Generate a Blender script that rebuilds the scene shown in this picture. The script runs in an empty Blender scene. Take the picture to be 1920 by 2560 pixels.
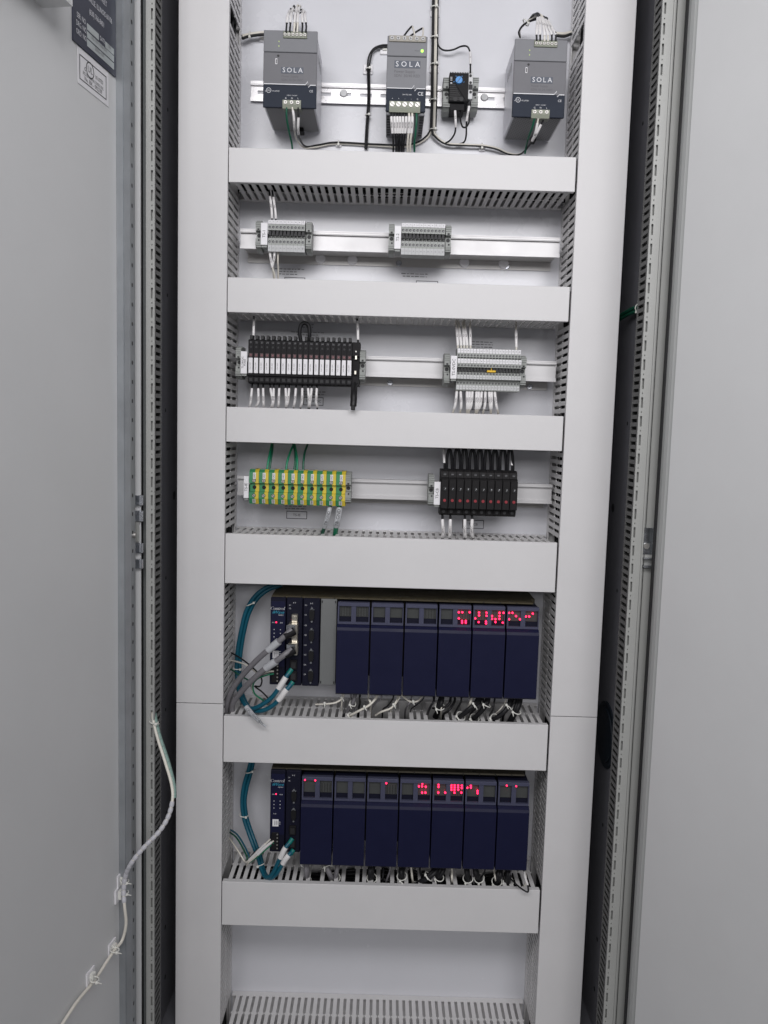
import bpy, bmesh, math, random
from mathutils import Vector, Matrix
random.seed(7)
scene = bpy.context.scene
COL = scene.collection
# ------------------------------------------------------------------ camera
CAM = Vector((0.2473, -1.2904, 1.2704))
YAW, PIT, ROL, FPX = 0.0012, -0.1, 0.0284, 2070.0
fw = Vector((math.sin(YAW)*math.cos(PIT), math.cos(YAW)*math.cos(PIT), math.sin(PIT)))
rt = Vector((math.cos(YAW), -math.sin(YAW), 0)); up = rt.cross(fw)
rt, up = rt*math.cos(ROL)+up*math.sin(ROL), up*math.cos(ROL)-rt*math.sin(ROL)
cd = bpy.data.cameras.new('camera'); co = bpy.data.objects.new('camera', cd); COL.objects.link(co)
cd.sensor_fit = 'VERTICAL'; cd.sensor_height = 36.0; cd.sensor_width = 27.0; cd.lens = FPX/2560*36
cd.clip_start = 0.02; cd.clip_end = 200
m3 = Matrix((rt, up, -fw)).transposed(); co.matrix_world = Matrix.Translation(CAM) @ m3.to_4x4()
scene.camera = co
scene.render.resolution_x = 768; scene.render.resolution_y = 1024
# ------------------------------------------------------------------ light
scene.view_settings.view_transform = 'Standard'; scene.view_settings.look = 'None'
scene.view_settings.exposure = 0.08; scene.view_settings.gamma = 1.0
wd = bpy.data.worlds.new('World'); scene.world = wd; wd.use_nodes = True
bg = wd.node_tree.nodes['Background']; bg.inputs[0].default_value = (0.97, 0.97, 1.0, 1); bg.inputs[1].default_value = 0.11

def lamp(name, loc, target, sx, sy, power, color=(1.0, 0.985, 1.0)):
    l = bpy.data.lights.new(name, 'AREA'); l.shape = 'RECTANGLE'; l.size = sx; l.size_y = sy
    l.energy = power; l.color = color
    o = bpy.data.objects.new(name, l); COL.objects.link(o); o.location = loc
    o.rotation_euler = (Vector(target)-Vector(loc)).to_track_quat('-Z', 'Y').to_euler()
    return o
lamp('fluorescent_fixture', (0.06, -1.52, 2.14), (0.26, 0.0, 1.75), 2.4, 0.50, 27)      # open fixture over the aisle behind the camera
lamp('fluorescent_fixture', (0.25, -4.60, 2.35), (0.26, 0.0, 1.2), 3.6, 0.80, 54)     # fixtures farther down the room

# ------------------------------------------------------------------ helpers: pixels of the 1920x2560 photo -> points
def ray(px, py): return fw + rt*((px-960)/FPX) + up*((1280-py)/FPX)
def at(px, py, Y):
    d = ray(px, py); return CAM + d*((Y-CAM.y)/d.y)
def view(x0, y0, k): return lambda x, y, Y: at(x0+x*k, y0+y*k, Y)
V1 = view(560, 0, 500/1659); V2 = view(940, 0, 520/1659); V3 = view(560, 360, 440/1659); V4 = view(940, 360, 520/1659)
V5 = view(540, 700, 440/1659); V6 = view(980, 700, 480/1659); V7 = view(540, 1040, 440/1659); V8 = view(980, 1040, 460/1659)
V9 = view(540, 1400, 440/1659); V10 = view(960, 1400, 480/1659); V11 = view(540, 1840, 440/1659); V12 = view(920, 1840, 480/1659)
VB = view(80, 1760, 480/1327); VL = view(0, 0, 600/1659); VN = view(60, 0, 280/1659)

# ------------------------------------------------------------------ materials
def S(r, g, b):
    c = lambda v: (v/255/12.92) if v/255 <= 0.04045 else ((v/255+0.055)/1.055)**2.4
    return (c(r), c(g), c(b))
MATS = {}
def mat(name, col, rough=0.5, metal=0.0, spec=0.5, bump=0.0, bscale=400.0, var=0.0, vscale=6.0, emit=None, estr=0.0, rvar=0.0, trans=0.0):
    if name in MATS: return MATS[name]
    m = bpy.data.materials.new(name); m.use_nodes = True; MATS[name] = m
    nt = m.node_tree; b = nt.nodes['Principled BSDF']
    b.inputs['Base Color'].default_value = (*col, 1); b.inputs['Roughness'].default_value = rough
    b.inputs['Metallic'].default_value = metal; b.inputs['Specular IOR Level'].default_value = spec
    if emit: b.inputs['Emission Color'].default_value = (*emit, 1); b.inputs['Emission Strength'].default_value = estr
    if trans: b.inputs['Transmission Weight'].default_value = trans
    if var or bump or rvar:
        tc = nt.nodes.new('ShaderNodeNewGeometry')
        if var or rvar:
            n = nt.nodes.new('ShaderNodeTexNoise'); n.inputs['Scale'].default_value = vscale; n.inputs['Detail'].default_value = 6; n.inputs['Roughness'].default_value = 0.65
            nt.links.new(tc.outputs['Position'], n.inputs['Vector'])
        if var:
            r = nt.nodes.new('ShaderNodeMapRange'); r.inputs[1].default_value = 0.3; r.inputs[2].default_value = 0.7
            r.inputs[3].default_value = 1-var; r.inputs[4].default_value = 1+var
            nt.links.new(n.outputs['Fac'], r.inputs[0])
            mx = nt.nodes.new('ShaderNodeMix'); mx.data_type = 'RGBA'; mx.blend_type = 'MULTIPLY'; mx.inputs[0].default_value = 1
            mx.inputs[6].default_value = (*col, 1); nt.links.new(r.outputs[0], mx.inputs[7]); nt.links.new(mx.outputs[2], b.inputs['Base Color'])
        if rvar:
            r2 = nt.nodes.new('ShaderNodeMapRange'); r2.inputs[1].default_value = 0.3; r2.inputs[2].default_value = 0.7
            r2.inputs[3].default_value = rough-rvar; r2.inputs[4].default_value = rough+rvar
            nt.links.new(n.outputs['Fac'], r2.inputs[0]); nt.links.new(r2.outputs[0], b.inputs['Roughness'])
        if bump:
            n2 = nt.nodes.new('ShaderNodeTexNoise'); n2.inputs['Scale'].default_value = bscale; n2.inputs['Detail'].default_value = 3
            nt.links.new(tc.outputs['Position'], n2.inputs['Vector'])
            bp = nt.nodes.new('ShaderNodeBump'); bp.inputs['Strength'].default_value = bump; bp.inputs['Distance'].default_value = 0.001
            nt.links.new(n2.outputs['Fac'], bp.inputs['Height']); nt.links.new(bp.outputs[0], b.inputs['Normal'])
    return m
duct_m = mat('duct_pvc', (0.645, 0.638, 0.643), 0.5, spec=0.3, bump=0.04, bscale=300, var=0.025, vscale=9, rvar=0.05)
finger_m = mat('duct_finger_pvc', (0.70, 0.69, 0.69), 0.45, var=0.03, vscale=12)
panel_m = mat('panel_white_enamel', (0.62, 0.625, 0.66), 0.26, bump=0.10, bscale=170, var=0.02, vscale=5, rvar=0.05)
paint_m = mat('cabinet_paint', (0.62, 0.625, 0.63), 0.5, spec=0.35, bump=0.12, bscale=900, var=0.025, vscale=4, rvar=0.06)
paint2_m = mat('frame_paint', (0.33, 0.335, 0.322), 0.42, bump=0.08, bscale=900, var=0.03, vscale=14)
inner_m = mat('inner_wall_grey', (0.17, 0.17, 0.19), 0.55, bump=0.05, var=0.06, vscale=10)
galv_m = mat('galvanised_steel', (0.42, 0.44, 0.46), 0.48, 0.75, var=0.08, vscale=25, rvar=0.08)
zinc_m = mat('zinc_plate', (0.62, 0.64, 0.68), 0.25, 1.0, var=0.08, vscale=60, rvar=0.08)
alu_m = mat('aluminium_rail', (0.52, 0.515, 0.52), 0.5, 0.5, var=0.03, vscale=20, rvar=0.05)
alu2_m = mat('rail_standoff', (0.50, 0.49, 0.48), 0.4, 0.4, var=0.04, vscale=20)
railw_m = mat('white_rail', (0.74, 0.73, 0.74), 0.30, 0.35, rvar=0.05, vscale=30, var=0.02)
psu_m = mat('psu_grey', S(110, 110, 114), 0.55, spec=0.25, bump=0.05, bscale=1500, var=0.03, vscale=30)
psu_top_m = mat('psu_light_grey', S(122, 123, 127), 0.55, spec=0.25, var=0.03, vscale=30)
psu_dark_m = mat('psu_navy', S(38, 44, 56), 0.6, spec=0.2, var=0.04, vscale=30)
psu_side_m = mat('psu_side_metal', S(206, 206, 212), 0.45, 0.1, var=0.04, vscale=30)
olive_m = mat('terminal_olive', S(128, 132, 118), 0.5, var=0.04, vscale=80)
beige_t_m = mat('terminal_beige', S(150, 146, 138), 0.5, var=0.04, vscale=80)
tb_m = mat('terminal_grey', S(150, 153, 150), 0.5, var=0.04, vscale=120)
tb2_m = mat('clamp_grey', S(140, 143, 140), 0.5, var=0.05, vscale=120)
hole_m = mat('dark_hole', (0.012, 0.012, 0.014), 0.6)
screw_m = mat('screw_steel', (0.40, 0.39, 0.37), 0.42, 0.8)
white_m = mat('marker_white', S(226, 225, 228), 0.5, var=0.015, vscale=80)
off_m = mat('marker_grey_white', S(196, 197, 198), 0.5, var=0.015, vscale=80)
ink_m = mat('black_ink', (0.03, 0.03, 0.035), 0.6)
grey_ink_m = mat('grey_ink', (0.20, 0.20, 0.21), 0.6)
dim_ink_m = mat('dim_ink', S(88, 88, 92), 0.6)
wht_ink_m = mat('white_ink', S(215, 216, 220), 0.6)
teal_ink_m = mat('teal_ink', S(40, 140, 165), 0.6)
slate_m = mat('label_slate', S(70, 76, 88), 0.5)
black_m = mat('black_plastic', (0.011, 0.0105, 0.012), 0.6, spec=0.16, var=0.08, vscale=80, bump=0.04, bscale=1500)
black2_m = mat('black_plastic_gloss', (0.010, 0.010, 0.011), 0.42, spec=0.3)
brk_m = mat('breaker_black', (0.014, 0.0132, 0.014), 0.6, spec=0.16, var=0.06, vscale=80, bump=0.04, bscale=1500)
green_m = mat('ground_green', S(52, 130, 86), 0.5, var=0.05, vscale=90)
yellow_m = mat('ground_yellow', S(204, 182, 56), 0.5, var=0.04, vscale=90)
blue_dial_m = mat('dial_blue', S(70, 140, 205), 0.45)
navy_m = mat('module_navy', (0.0066, 0.0078, 0.032), 0.5, spec=0.22, var=0.04, vscale=40, bump=0.03, bscale=1800, rvar=0.04)
navy_fr_m = mat('module_bezel', (0.060, 0.063, 0.104), 0.45, spec=0.3, var=0.03, vscale=40)
navy_dk_m = mat('module_navy_dark', (0.007, 0.0075, 0.018), 0.55, spec=0.16, var=0.04, vscale=40)
lcd_m = mat('module_window', (0.058, 0.061, 0.060), 0.30, var=0.05, vscale=90)
lcd_dot_m = mat('window_dot', (0.024, 0.024, 0.024), 0.5)
rack_dk_m = mat('rack_dark', S(62, 58, 48), 0.6, var=0.06, vscale=40)
rackb_m = mat('rack_beige', S(62, 55, 36), 0.55, var=0.06, vscale=40)
blank_m = mat('blank_grey', S(108, 110, 110), 0.5, var=0.03, vscale=40)
led_m = mat('led_red', (0.9, 0.02, 0.08), 0.4, emit=(1.0, 0.015, 0.07), estr=4.5)
led_dim_m = mat('led_red_dim', (0.16, 0.04, 0.05), 0.4, emit=(1.0, 0.02, 0.05), estr=0.03)
ledg_m = mat('led_green', (0.2, 0.8, 0.1), 0.4, emit=(0.45, 1.0, 0.08), estr=1.6)
ledg_dim_m = mat('led_green_dim', S(176, 190, 120), 0.4, emit=(0.5, 1.0, 0.2), estr=0.12)
red_m = mat('red_button', S(140, 36, 46), 0.45)
darkred_m = mat('dark_red_lens', (0.045, 0.006, 0.010), 0.3)
wblack_m = mat('wire_black', (0.012, 0.012, 0.014), 0.5, spec=0.3)
wwhite_m = mat('wire_white', S(218, 214, 204), 0.45)
wgreen_m = mat('wire_green', S(10, 84, 62), 0.4)
wgreen2_m = mat('wire_bright_green', S(20, 128, 92), 0.4)
wteal_m = mat('cable_teal', S(10, 84, 104), 0.42, var=0.05, vscale=60)
wgrey_m = mat('cable_grey', S(118, 116, 120), 0.45, var=0.03, vscale=60)
sleeve_m = mat('sleeve_white', S(222, 220, 220), 0.4)
sleeve_g_m = mat('sleeve_grey', S(180, 182, 186), 0.4)
tie_m = mat('tie_nylon', S(220, 220, 214), 0.4)
plate_m = mat('nameplate_navy', S(36, 40, 58), 0.4, var=0.04, vscale=40)
plate_sil_m = mat('nameplate_silver', S(178, 184, 184), 0.4, 0.3)
boot_m = mat('boot_teal', S(0, 110, 104), 0.45)
conn_m = mat('connector_metal', (0.70, 0.66, 0.58), 0.28, 0.9, var=0.1, vscale=120)
yjump_m = mat('jumper_yellow', S(225, 180, 20), 0.45)
spiral_m = mat('spiral_wrap', S(186, 186, 192), 0.4)
dull_grey_m = mat('gasket_grey', S(112, 116, 116), 0.6)
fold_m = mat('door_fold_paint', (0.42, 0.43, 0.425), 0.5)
perf_m = None
def perforated(name, base, hole, scale):
    m = bpy.data.materials.new(name); m.use_nodes = True; nt = m.node_tree; b = nt.nodes['Principled BSDF']
    g = nt.nodes.new('ShaderNodeNewGeometry'); v = nt.nodes.new('ShaderNodeTexVoronoi'); v.inputs['Scale'].default_value = scale; v.inputs['Randomness'].default_value = 0.0
    mp = nt.nodes.new('ShaderNodeMapping'); mp.inputs['Rotation'].default_value = (0, 0, math.radians(45))
    nt.links.new(g.outputs['Position'], mp.inputs[0]); nt.links.new(mp.outputs[0], v.inputs['Vector'])
    r = nt.nodes.new('ShaderNodeValToRGB'); r.color_ramp.elements[0].color = (*hole, 1); r.color_ramp.elements[1].color = (*base, 1)
    r.color_ramp.elements[0].position = 0.40; r.color_ramp.elements[1].position = 0.46
    nt.links.new(v.outputs['Distance'], r.inputs[0]); nt.links.new(r.outputs[0], b.inputs['Base Color']); b.inputs['Roughness'].default_value = 0.5
    return m
perf_m = perforated('perforated_cover', S(116, 116, 118), (0.012, 0.012, 0.012), 230)

# ------------------------------------------------------------------ mesh builder
TXT = {}
def text_geo(s, align='CENTER'):
    k = (s, align)
    if k not in TXT:
        cu = bpy.data.curves.new('t', 'FONT'); cu.body = s; cu.size = 1; cu.align_x = align; cu.align_y = 'CENTER'; cu.resolution_u = 2
        o = bpy.data.objects.new('t', cu); COL.objects.link(o)
        dg = bpy.context.evaluated_depsgraph_get(); e = o.evaluated_get(dg); me = e.to_mesh()
        TXT[k] = ([tuple(v.co) for v in me.vertices], [tuple(p.vertices) for p in me.polygons])
        e.to_mesh_clear(); bpy.data.objects.remove(o); bpy.data.curves.remove(cu)
    return TXT[k]
class MB:
    def __init__(s): s.v = []; s.f = []; s.mi = []; s.sm = []
    def add(s, vs, fs, mi=0, smooth=False):
        n = len(s.v); s.v += [Vector(v) for v in vs]
        for f in fs: s.f.append(tuple(i+n for i in f)); s.mi.append(mi); s.sm.append(smooth)
        return s
    def box(s, x0, x1, y0, y1, z0, z1, mi=0):
        vs = [(x, y, z) for x in (x0, x1) for y in (y0, y1) for z in (z0, z1)]
        return s.add(vs, [(0, 1, 3, 2), (4, 6, 7, 5), (0, 4, 5, 1), (2, 3, 7, 6), (0, 2, 6, 4), (1, 5, 7, 3)], mi)
    def cbox(s, x0, x1, y0, y1, z0, z1, c=0.001, mi=0):
        lo = (x0, y0, z0); hi = (x1, y1, z1); vs = []; idx = {}
        for a in (0, 1):
            for b in (0, 1):
                for d in (0, 1):
                    k = (a, b, d); p = [hi[i] if k[i] else lo[i] for i in range(3)]
                    for ax in range(3):
                        q = list(p)
                        for i in range(3):
                            if i != ax: q[i] += -c if k[i] else c
                        idx[k+(ax,)] = len(vs); vs.append(q)
        fs = []
        for ax in range(3):
            o = [i for i in range(3) if i != ax]
            for sd in (0, 1):
                def K(u, w):
                    k = [0, 0, 0]; k[ax] = sd; k[o[0]] = u; k[o[1]] = w; return tuple(k)
                fs.append(tuple(idx[K(*q)+(ax,)] for q in ((0, 0), (1, 0), (1, 1), (0, 1))))
            for u in (0, 1):
                for w in (0, 1):
                    def E(t):
                        k = [0, 0, 0]; k[ax] = t; k[o[0]] = u; k[o[1]] = w; return tuple(k)
                    fs.append((idx[E(0)+(o[0],)], idx[E(1)+(o[0],)], idx[E(1)+(o[1],)], idx[E(0)+(o[1],)]))
        for a in (0, 1):
            for b in (0, 1):
                for d in (0, 1): fs.append((idx[(a, b, d, 0)], idx[(a, b, d, 1)], idx[(a, b, d, 2)]))
        return s.add(vs, fs, mi)
    def prism(s, poly, fn, a0, a1, mi=0):
        n = len(poly); vs = [fn(p, a0) for p in poly]+[fn(p, a1) for p in poly]
        fs = [tuple(range(n)), tuple(range(n, 2*n))]+[(i, (i+1) % n, n+(i+1) % n, n+i) for i in range(n)]
        return s.add(vs, fs, mi)
    def px(s, poly, x0, x1, mi=0): return s.prism(poly, lambda p, a: (a, p[0], p[1]), x0, x1, mi)      # poly in (y,z)
    def pz(s, poly, z0, z1, mi=0): return s.prism(poly, lambda p, a: (p[0], p[1], a), z0, z1, mi)      # poly in (x,y)
    def py(s, poly, y0, y1, mi=0): return s.prism(poly, lambda p, a: (p[0], a, p[1]), y0, y1, mi)      # poly in (x,z)
    def cyl(s, c, ax, r, n=12, mi=0, r2=None):
        c = Vector(c); ax = Vector(ax); a = ax.normalized(); t = Vector((0, 0, 1)) if abs(a.z) < 0.9 else Vector((1, 0, 0))
        u = a.cross(t).normalized(); w = a.cross(u); r2 = r if r2 is None else r2
        vs = [c+(u*math.cos(2*math.pi*i/n)+w*math.sin(2*math.pi*i/n))*r for i in range(n)]+[c+ax+(u*math.cos(2*math.pi*i/n)+w*math.sin(2*math.pi*i/n))*r2 for i in range(n)]
        s.add(vs, [(i, (i+1) % n, n+(i+1) % n, n+i) for i in range(n)], mi, True)
        return s.add(vs, [tuple(range(n)), tuple(range(n, 2*n))], mi)
    def tube(s, pts, r, n=8, mi=0):
        pts = [Vector(p) for p in pts]; vs = []; fs = []; pu = None; N = len(pts)
        for i, p in enumerate(pts):
            t = (pts[min(i+1, N-1)]-pts[max(i-1, 0)]).normalized()
            if pu is None: pu = t.cross(Vector((0.3, 0.2, 0.9))).normalized()
            u = (pu-t*pu.dot(t)).normalized(); pu = u; w = t.cross(u)
            rr = r[i] if isinstance(r, (list, tuple)) else r
            vs += [p+(u*math.cos(2*math.pi*k/n)+w*math.sin(2*math.pi*k/n))*rr for k in range(n)]
        for i in range(N-1):
            for k in range(n): fs.append((i*n+k, i*n+(k+1) % n, (i+1)*n+(k+1) % n, (i+1)*n+k))
        s.add(vs, fs, mi, True)
        return s.add([vs[k] for k in range(n)]+[vs[(N-1)*n+k] for k in range(n)], [tuple(range(n)), tuple(range(n, 2*n))], mi)
    def text(s, t, size, pos, right=(1, 0, 0), upv=(0, 0, 1), align='CENTER', mi=0, sx=1.0, slant=0.0):
        vs, fs = text_geo(t, align); R = Vector(right)*size*sx; U = Vector(upv)*size; p = Vector(pos)
        return s.add([p+R*(v[0]+slant*v[1])+U*v[1] for v in vs], fs, mi)
    def frame(s, x0, x1, z0, z1, w, y, mi=0, d=0.0002):
        s.box(x0, x1, y-d, y, z0, z0+w, mi); s.box(x0, x1, y-d, y, z1-w, z1, mi)
        s.box(x0, x0+w, y-d, y, z0+w, z1-w, mi); return s.box(x1-w, x1, y-d, y, z0+w, z1-w, mi)
    def ring(s, c, ax, r0, r1, n=16, mi=0):
        c = Vector(c); a = Vector(ax).normalized(); t = Vector((0, 0, 1)) if abs(a.z) < 0.9 else Vector((1, 0, 0)); u = a.cross(t).normalized(); w = a.cross(u)
        vs = [c+(u*math.cos(2*math.pi*i/n)+w*math.sin(2*math.pi*i/n))*r for r in (r0, r1) for i in range(n)]
        return s.add(vs, [(i, (i+1) % n, n+(i+1) % n, n+i) for i in range(n)], mi)
    def mesh(s, name, mats, org=(0, 0, 0)):
        me = bpy.data.meshes.new(name); o = Vector(org)
        me.from_pydata([v-o for v in s.v], [], s.f)
        for m in (mats if isinstance(mats, (list, tuple)) else [mats]): me.materials.append(m)
        me.polygons.foreach_set('material_index', s.mi); me.polygons.foreach_set('use_smooth', s.sm)
        bm = bmesh.new(); bm.from_mesh(me); bmesh.ops.recalc_face_normals(bm, faces=bm.faces); bm.to_mesh(me); bm.free(); me.update()
        return me
    def build(s, name, mats, parent=None, org=None):
        if org is None: org = parent['_o'] if parent is not None else s.v[0]
        me = s.mesh(name, mats, org); o = bpy.data.objects.new(name, me); COL.objects.link(o)
        if parent is not None: o.parent = parent
        else: o.location = org
        o['_o'] = tuple(org)
        return o
ALL = []
def tag(o, label, cat, group=None):
    o['label'] = label; o['category'] = cat
    if group: o['group'] = group
    return o
def thing(name, label, cat, loc=(0, 0, 0), group=None):
    o = bpy.data.objects.new(name, None); COL.objects.link(o); o.location = loc; o['_o'] = tuple(loc); o.empty_display_size = 0.01
    return tag(o, label, cat, group)
def inst(name, me, parent, loc=(0, 0, 0)):
    o = bpy.data.objects.new(name, me); COL.objects.link(o); o.parent = parent; o.location = loc; o['_o'] = tuple(Vector(parent['_o'])+Vector(loc)); return o
ORD = ['first', 'second', 'third', 'fourth', 'fifth', 'sixth', 'seventh', 'eighth', 'ninth', 'tenth', 'eleventh', 'twelfth', 'thirteenth', 'fourteenth', 'fifteenth', 'sixteenth', 'seventeenth', 'eighteenth', 'nineteenth', 'twentieth']

W = 0.525; D = 0.116
# ================================================================== cabinet
cab = thing('control_cabinet', 'light grey steel control cabinet standing open around the white mounting panel', 'cabinet', (0.26, 0.2, 0))
MB().box(-0.095, 0.62, D, D+0.003, 0.02, 2.06).build('mounting_panel', panel_m, cab)
MB().box(-0.16, 0.69, 0.205, 0.21, -0.02, 2.1).build('rear_wall', inner_m, cab)
def side_wall(x, sgn):
    m = MB(); m.box(min(x, x-sgn*0.004), max(x, x-sgn*0.004), -0.078, 0.204, -0.02, 2.1)
    m.box(min(x, x+sgn*0.002), max(x, x+sgn*0.002), -0.01, 0.115, 0.02, 2.08)                       # folded seam rail
    o = m.build('side_wall', inner_m, cab)
    for yy, zz, r in ((0.086, 1.150, 0.0075), (0.03, 1.29, 0.003), (0.035, 1.02, 0.003), (0.04, 1.47, 0.003), (0.04, 0.62, 0.003), (0.04, 1.75, 0.003), (0.035, 0.8, 0.003), (0.035, 0.42, 0.004), (0.035, 0.33, 0.004)):
        h = MB(); h.cyl((x+sgn*0.0022, yy, zz), (sgn*0.0002, 0, 0), r, 14); h.build('bolt_hole', hole_m, o)
    return o
side_wall(-0.104, 1); side_wall(0.633, -1)
# frame posts: slotted front face, perforated inner return
def post(x_in, x_out, sgn):
    # sgn=+1: inner face looks to +x (left post)
    a, b = min(x_in, x_out), max(x_in, x_out); m = MB(); Y0 = -0.115; P = 0.0263
    xs0 = x_in-sgn*0.0022; xs1 = x_in-sgn*0.0050
    m.box(min(xs1, x_out), max(xs1, x_out), Y0, Y0+0.002, 0, 2.1)
    m.box(min(x_in, xs0), max(x_in, xs0), Y0, Y0+0.002, 0, 2.1)
    z = 0.01
    while z < 2.08:
        e = 0.0008
        m.box(min(xs0, xs1), max(xs0, xs1), Y0, Y0+0.002, z-0.0002, z+0.0045); m.box(min(xs0, xs1), max(xs0, xs1), Y0, Y0+0.002, z+0.0065, z+0.0115)
        m.box(min(xs0, xs0-sgn*0.0008), max(xs0, xs0-sgn*0.0008), Y0, Y0+0.002, z+0.0045, z+0.0065); m.box(min(xs1, xs1+sgn*0.0008), max(xs1, xs1+sgn*0.0008), Y0, Y0+0.002, z+0.0045, z+0.0065)
        z += P
    o = m.build('frame_post', paint2_m, cab)
    r = MB(); x1 = x_in-sgn*0.0018; lo, hi = min(x_in, x1), max(x_in, x1); z = 0.0; p = 0.0107
    r.box(lo, hi, Y0+0.0022, -0.1085, 0, 2.1); r.box(lo, hi, -0.083, -0.078, 0, 2.1)
    while z < 2.09:
        r.box(lo, hi, -0.1085, -0.083, z, z+0.0058); z += p
    r.box(min(x1, x1-sgn*0.02), max(x1, x1-sgn*0.02), -0.0795, -0.078, 0, 2.1)
    r.build('perforated_return', inner_m if False else mat('return_grey', (0.045, 0.046, 0.044), 0.5), o)
    k = MB(); xb = x_in-sgn*0.020; k.box(min(xb, xb-sgn*0.001), max(xb, xb-sgn*0.001), -0.112, -0.08, 0, 2.1); k.build('post_back', hole_m, o)  # near-black sheet stands in for the darkness inside the hollow post
    k = MB(); k.box(min(x_in-sgn*0.003, x_out), max(x_in-sgn*0.003, x_out), Y0+0.0052, Y0+0.0062, 0, 2.1); k.build('post_liner', paint2_m, o)
    return o
post(-0.0789, -0.0908, 1); post(0.6036, 0.6183, -1)
# left side ledges between post and door
m = MB(); m.pz([(-0.0909, -0.113), (-0.0909, -0.10), (-0.1052, -0.10), (-0.1052, -0.096), (-0.0887, -0.096), (-0.0887, -0.112)], 0, 2.1); m.build('gasket_channel', dull_grey_m, cab)  # recess ledge in darker grey: the gap's shade is put into its colour
MB().box(-0.1092, -0.0977, -0.1175, -0.114, 0, 2.1).build('hinge_ledge', paint_m, cab)
# right side ledge with the striker plate
MB().pz([(0.6184, -0.117), (0.6206, -0.117), (0.6206, -0.112), (0.6383, -0.112), (0.6383, -0.085), (0.6184, -0.085)], 0, 2.1).build('latch_ledge', paint2_m, cab)
sp = MB(); p0 = at(1635, 1320, -0.1135); p1 = at(1660, 1418, -0.1135)
sp.cbox(0.6214, 0.6376, -0.1140, -0.1122, p1.z+0.018, p0.z, 0.0006); sp.box(0.6214, 0.6376, -0.1225, -0.1122, p1.z+0.012, p1.z+0.0135); sp.cbox(0.6214, 0.6376, -0.124, -0.1122, p1.z, p1.z+0.0028, 0.0006)
spo = sp.build('striker_plate', zinc_m, cab)
sc = MB(); sc.cyl((0.6256, -0.1141, p0.z-0.026), (0, -0.0025, 0), 0.0042, 16); sc.box(0.6231, 0.6281, -0.1168, -0.1165, p0.z-0.0264, p0.z-0.0256); sc.build('screw', screw_m, spo)
# base of the cabinet seen through the side gaps
for x0, x1 in ((-0.102, -0.078), (0.603, 0.631)):
    MB().box(x0, x1, -0.07, 0.2, 0.245, 0.262).build('base_rail', inner_m, cab)
# zinc hinge hooks on the left post
for pz0, pz1 in ((1238, 1262), (1276, 1302), (1357, 1381), (1397, 1420)):
    a = at(337, pz1, -0.12).z; b = at(337, pz0, -0.12).z; h = MB()
    h.cbox(-0.1077, -0.0962, -0.1250, -0.1185, a, b, 0.0008); h.cyl((-0.0957, -0.121, a), (0, 0, b-a), 0.0028, 12)
    h.build('hinge_hook', zinc_m, cab)
hp = MB(); hp.cbox(-0.1067, -0.0992, -0.1225, -0.118, at(337, 1355, -0.12).z, at(337, 1304, -0.12).z, 0.0008); hp.build('hinge_spacer', paint2_m, cab)

# ------------------------------------------------------------------ left door, swung open toward the viewer
DA = math.radians(9.0); DH = Vector((-0.1127, -0.17, 0)); DU = Vector((-math.sin(DA), -math.cos(DA), 0)); DN = Vector((math.cos(DA), -math.sin(DA), 0))   # DN faces the camera side
def dpt(px, py, off=0.0):
    d = ray(px, py); n = DN; t = ((DH+DN*off-CAM).dot(n))/d.dot(n); return CAM+d*t
def duz(px, py):
    p = dpt(px, py); return (p-DH).dot(DU), p.z
def DP(u, z, o=0.0): return DH+DU*u+DN*o+Vector((0, 0, z))
def dbox(mb, u0, u1, z0, z1, o0, o1, mi=0):
    vs = [DP(u, z, o) for u in (u0, u1) for o in (o0, o1) for z in (z0, z1)]
    mb.add(vs, [(0, 1, 3, 2), (4, 6, 7, 5), (0, 4, 5, 1), (2, 3, 7, 6), (0, 2, 6, 4), (1, 5, 7, 3)], mi)
door = thing('cabinet_door', 'grey cabinet door swung open on the left with nameplate and cable', 'door', (DH.x, DH.y, 0))
m = MB(); dbox(m, 0.0, 0.62, 0.0, 2.15, -0.022, 0.0); m.build('door_panel', paint_m, door)
X = lambda px, Y: at(px+13 if px < 960 else px-14, 1100, Y).x
prof = [(X(281, -.172), -.1725), (X(297.2, -.176), -.1765), (X(298.0, -.1755), -.1755), (X(299, -.176), -.1762), (X(313, -.168), -.168), (X(312.5, -.1665), -.1665), (X(325, -.135), -.135), (X(325, -.135)-.02, -.135), (X(281, -.172)-.004, -.150)]
m = MB(); m.pz(prof, 0.0, 2.14); rail = m.build('door_rail', galv_m, door)
h = MB(); hs = MB(); z = 0.06; pa = Vector((prof[5][0], prof[5][1], 0)); pb = Vector((prof[6][0], prof[6][1], 0)); hd = (pb-pa).normalized(); hn = Vector((hd.y, -hd.x, 0))
if hn.x < 0: hn = -hn
while z < 2.1:
    c = pa.lerp(pb, 0.42)+Vector((0, 0, z))
    h.cyl(c+hn*0.0002, hn*0.0003, 0.0028, 12); z += 0.0258
h.build('rail_hole', hole_m, rail)
m = MB(); c = pa.lerp(pb, 0.5)+Vector((0, 0, at(318, 1337, -.15).z)); m.cyl(c, hn*0.004, 0.0045, 14); m.build('screw', screw_m, rail)
# upper bracket that crosses the corner of the view
m = MB(); u0, z0 = duz(105, 30); u1, _ = duz(40, 0); zb = z0
vs = [(u0, zb, 0), (u0, zb, 0.035), (0.62, zb, 0.035), (0.62, zb, 0)]
dbox(m, u0, 0.60, zb+0.004, zb+0.0055, 0.0005, 0.036); dbox(m, u0, 0.60, zb+0.0058, zb+0.06, 0.0345, 0.036)
m.build('document_pocket', paint_m, door)
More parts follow.
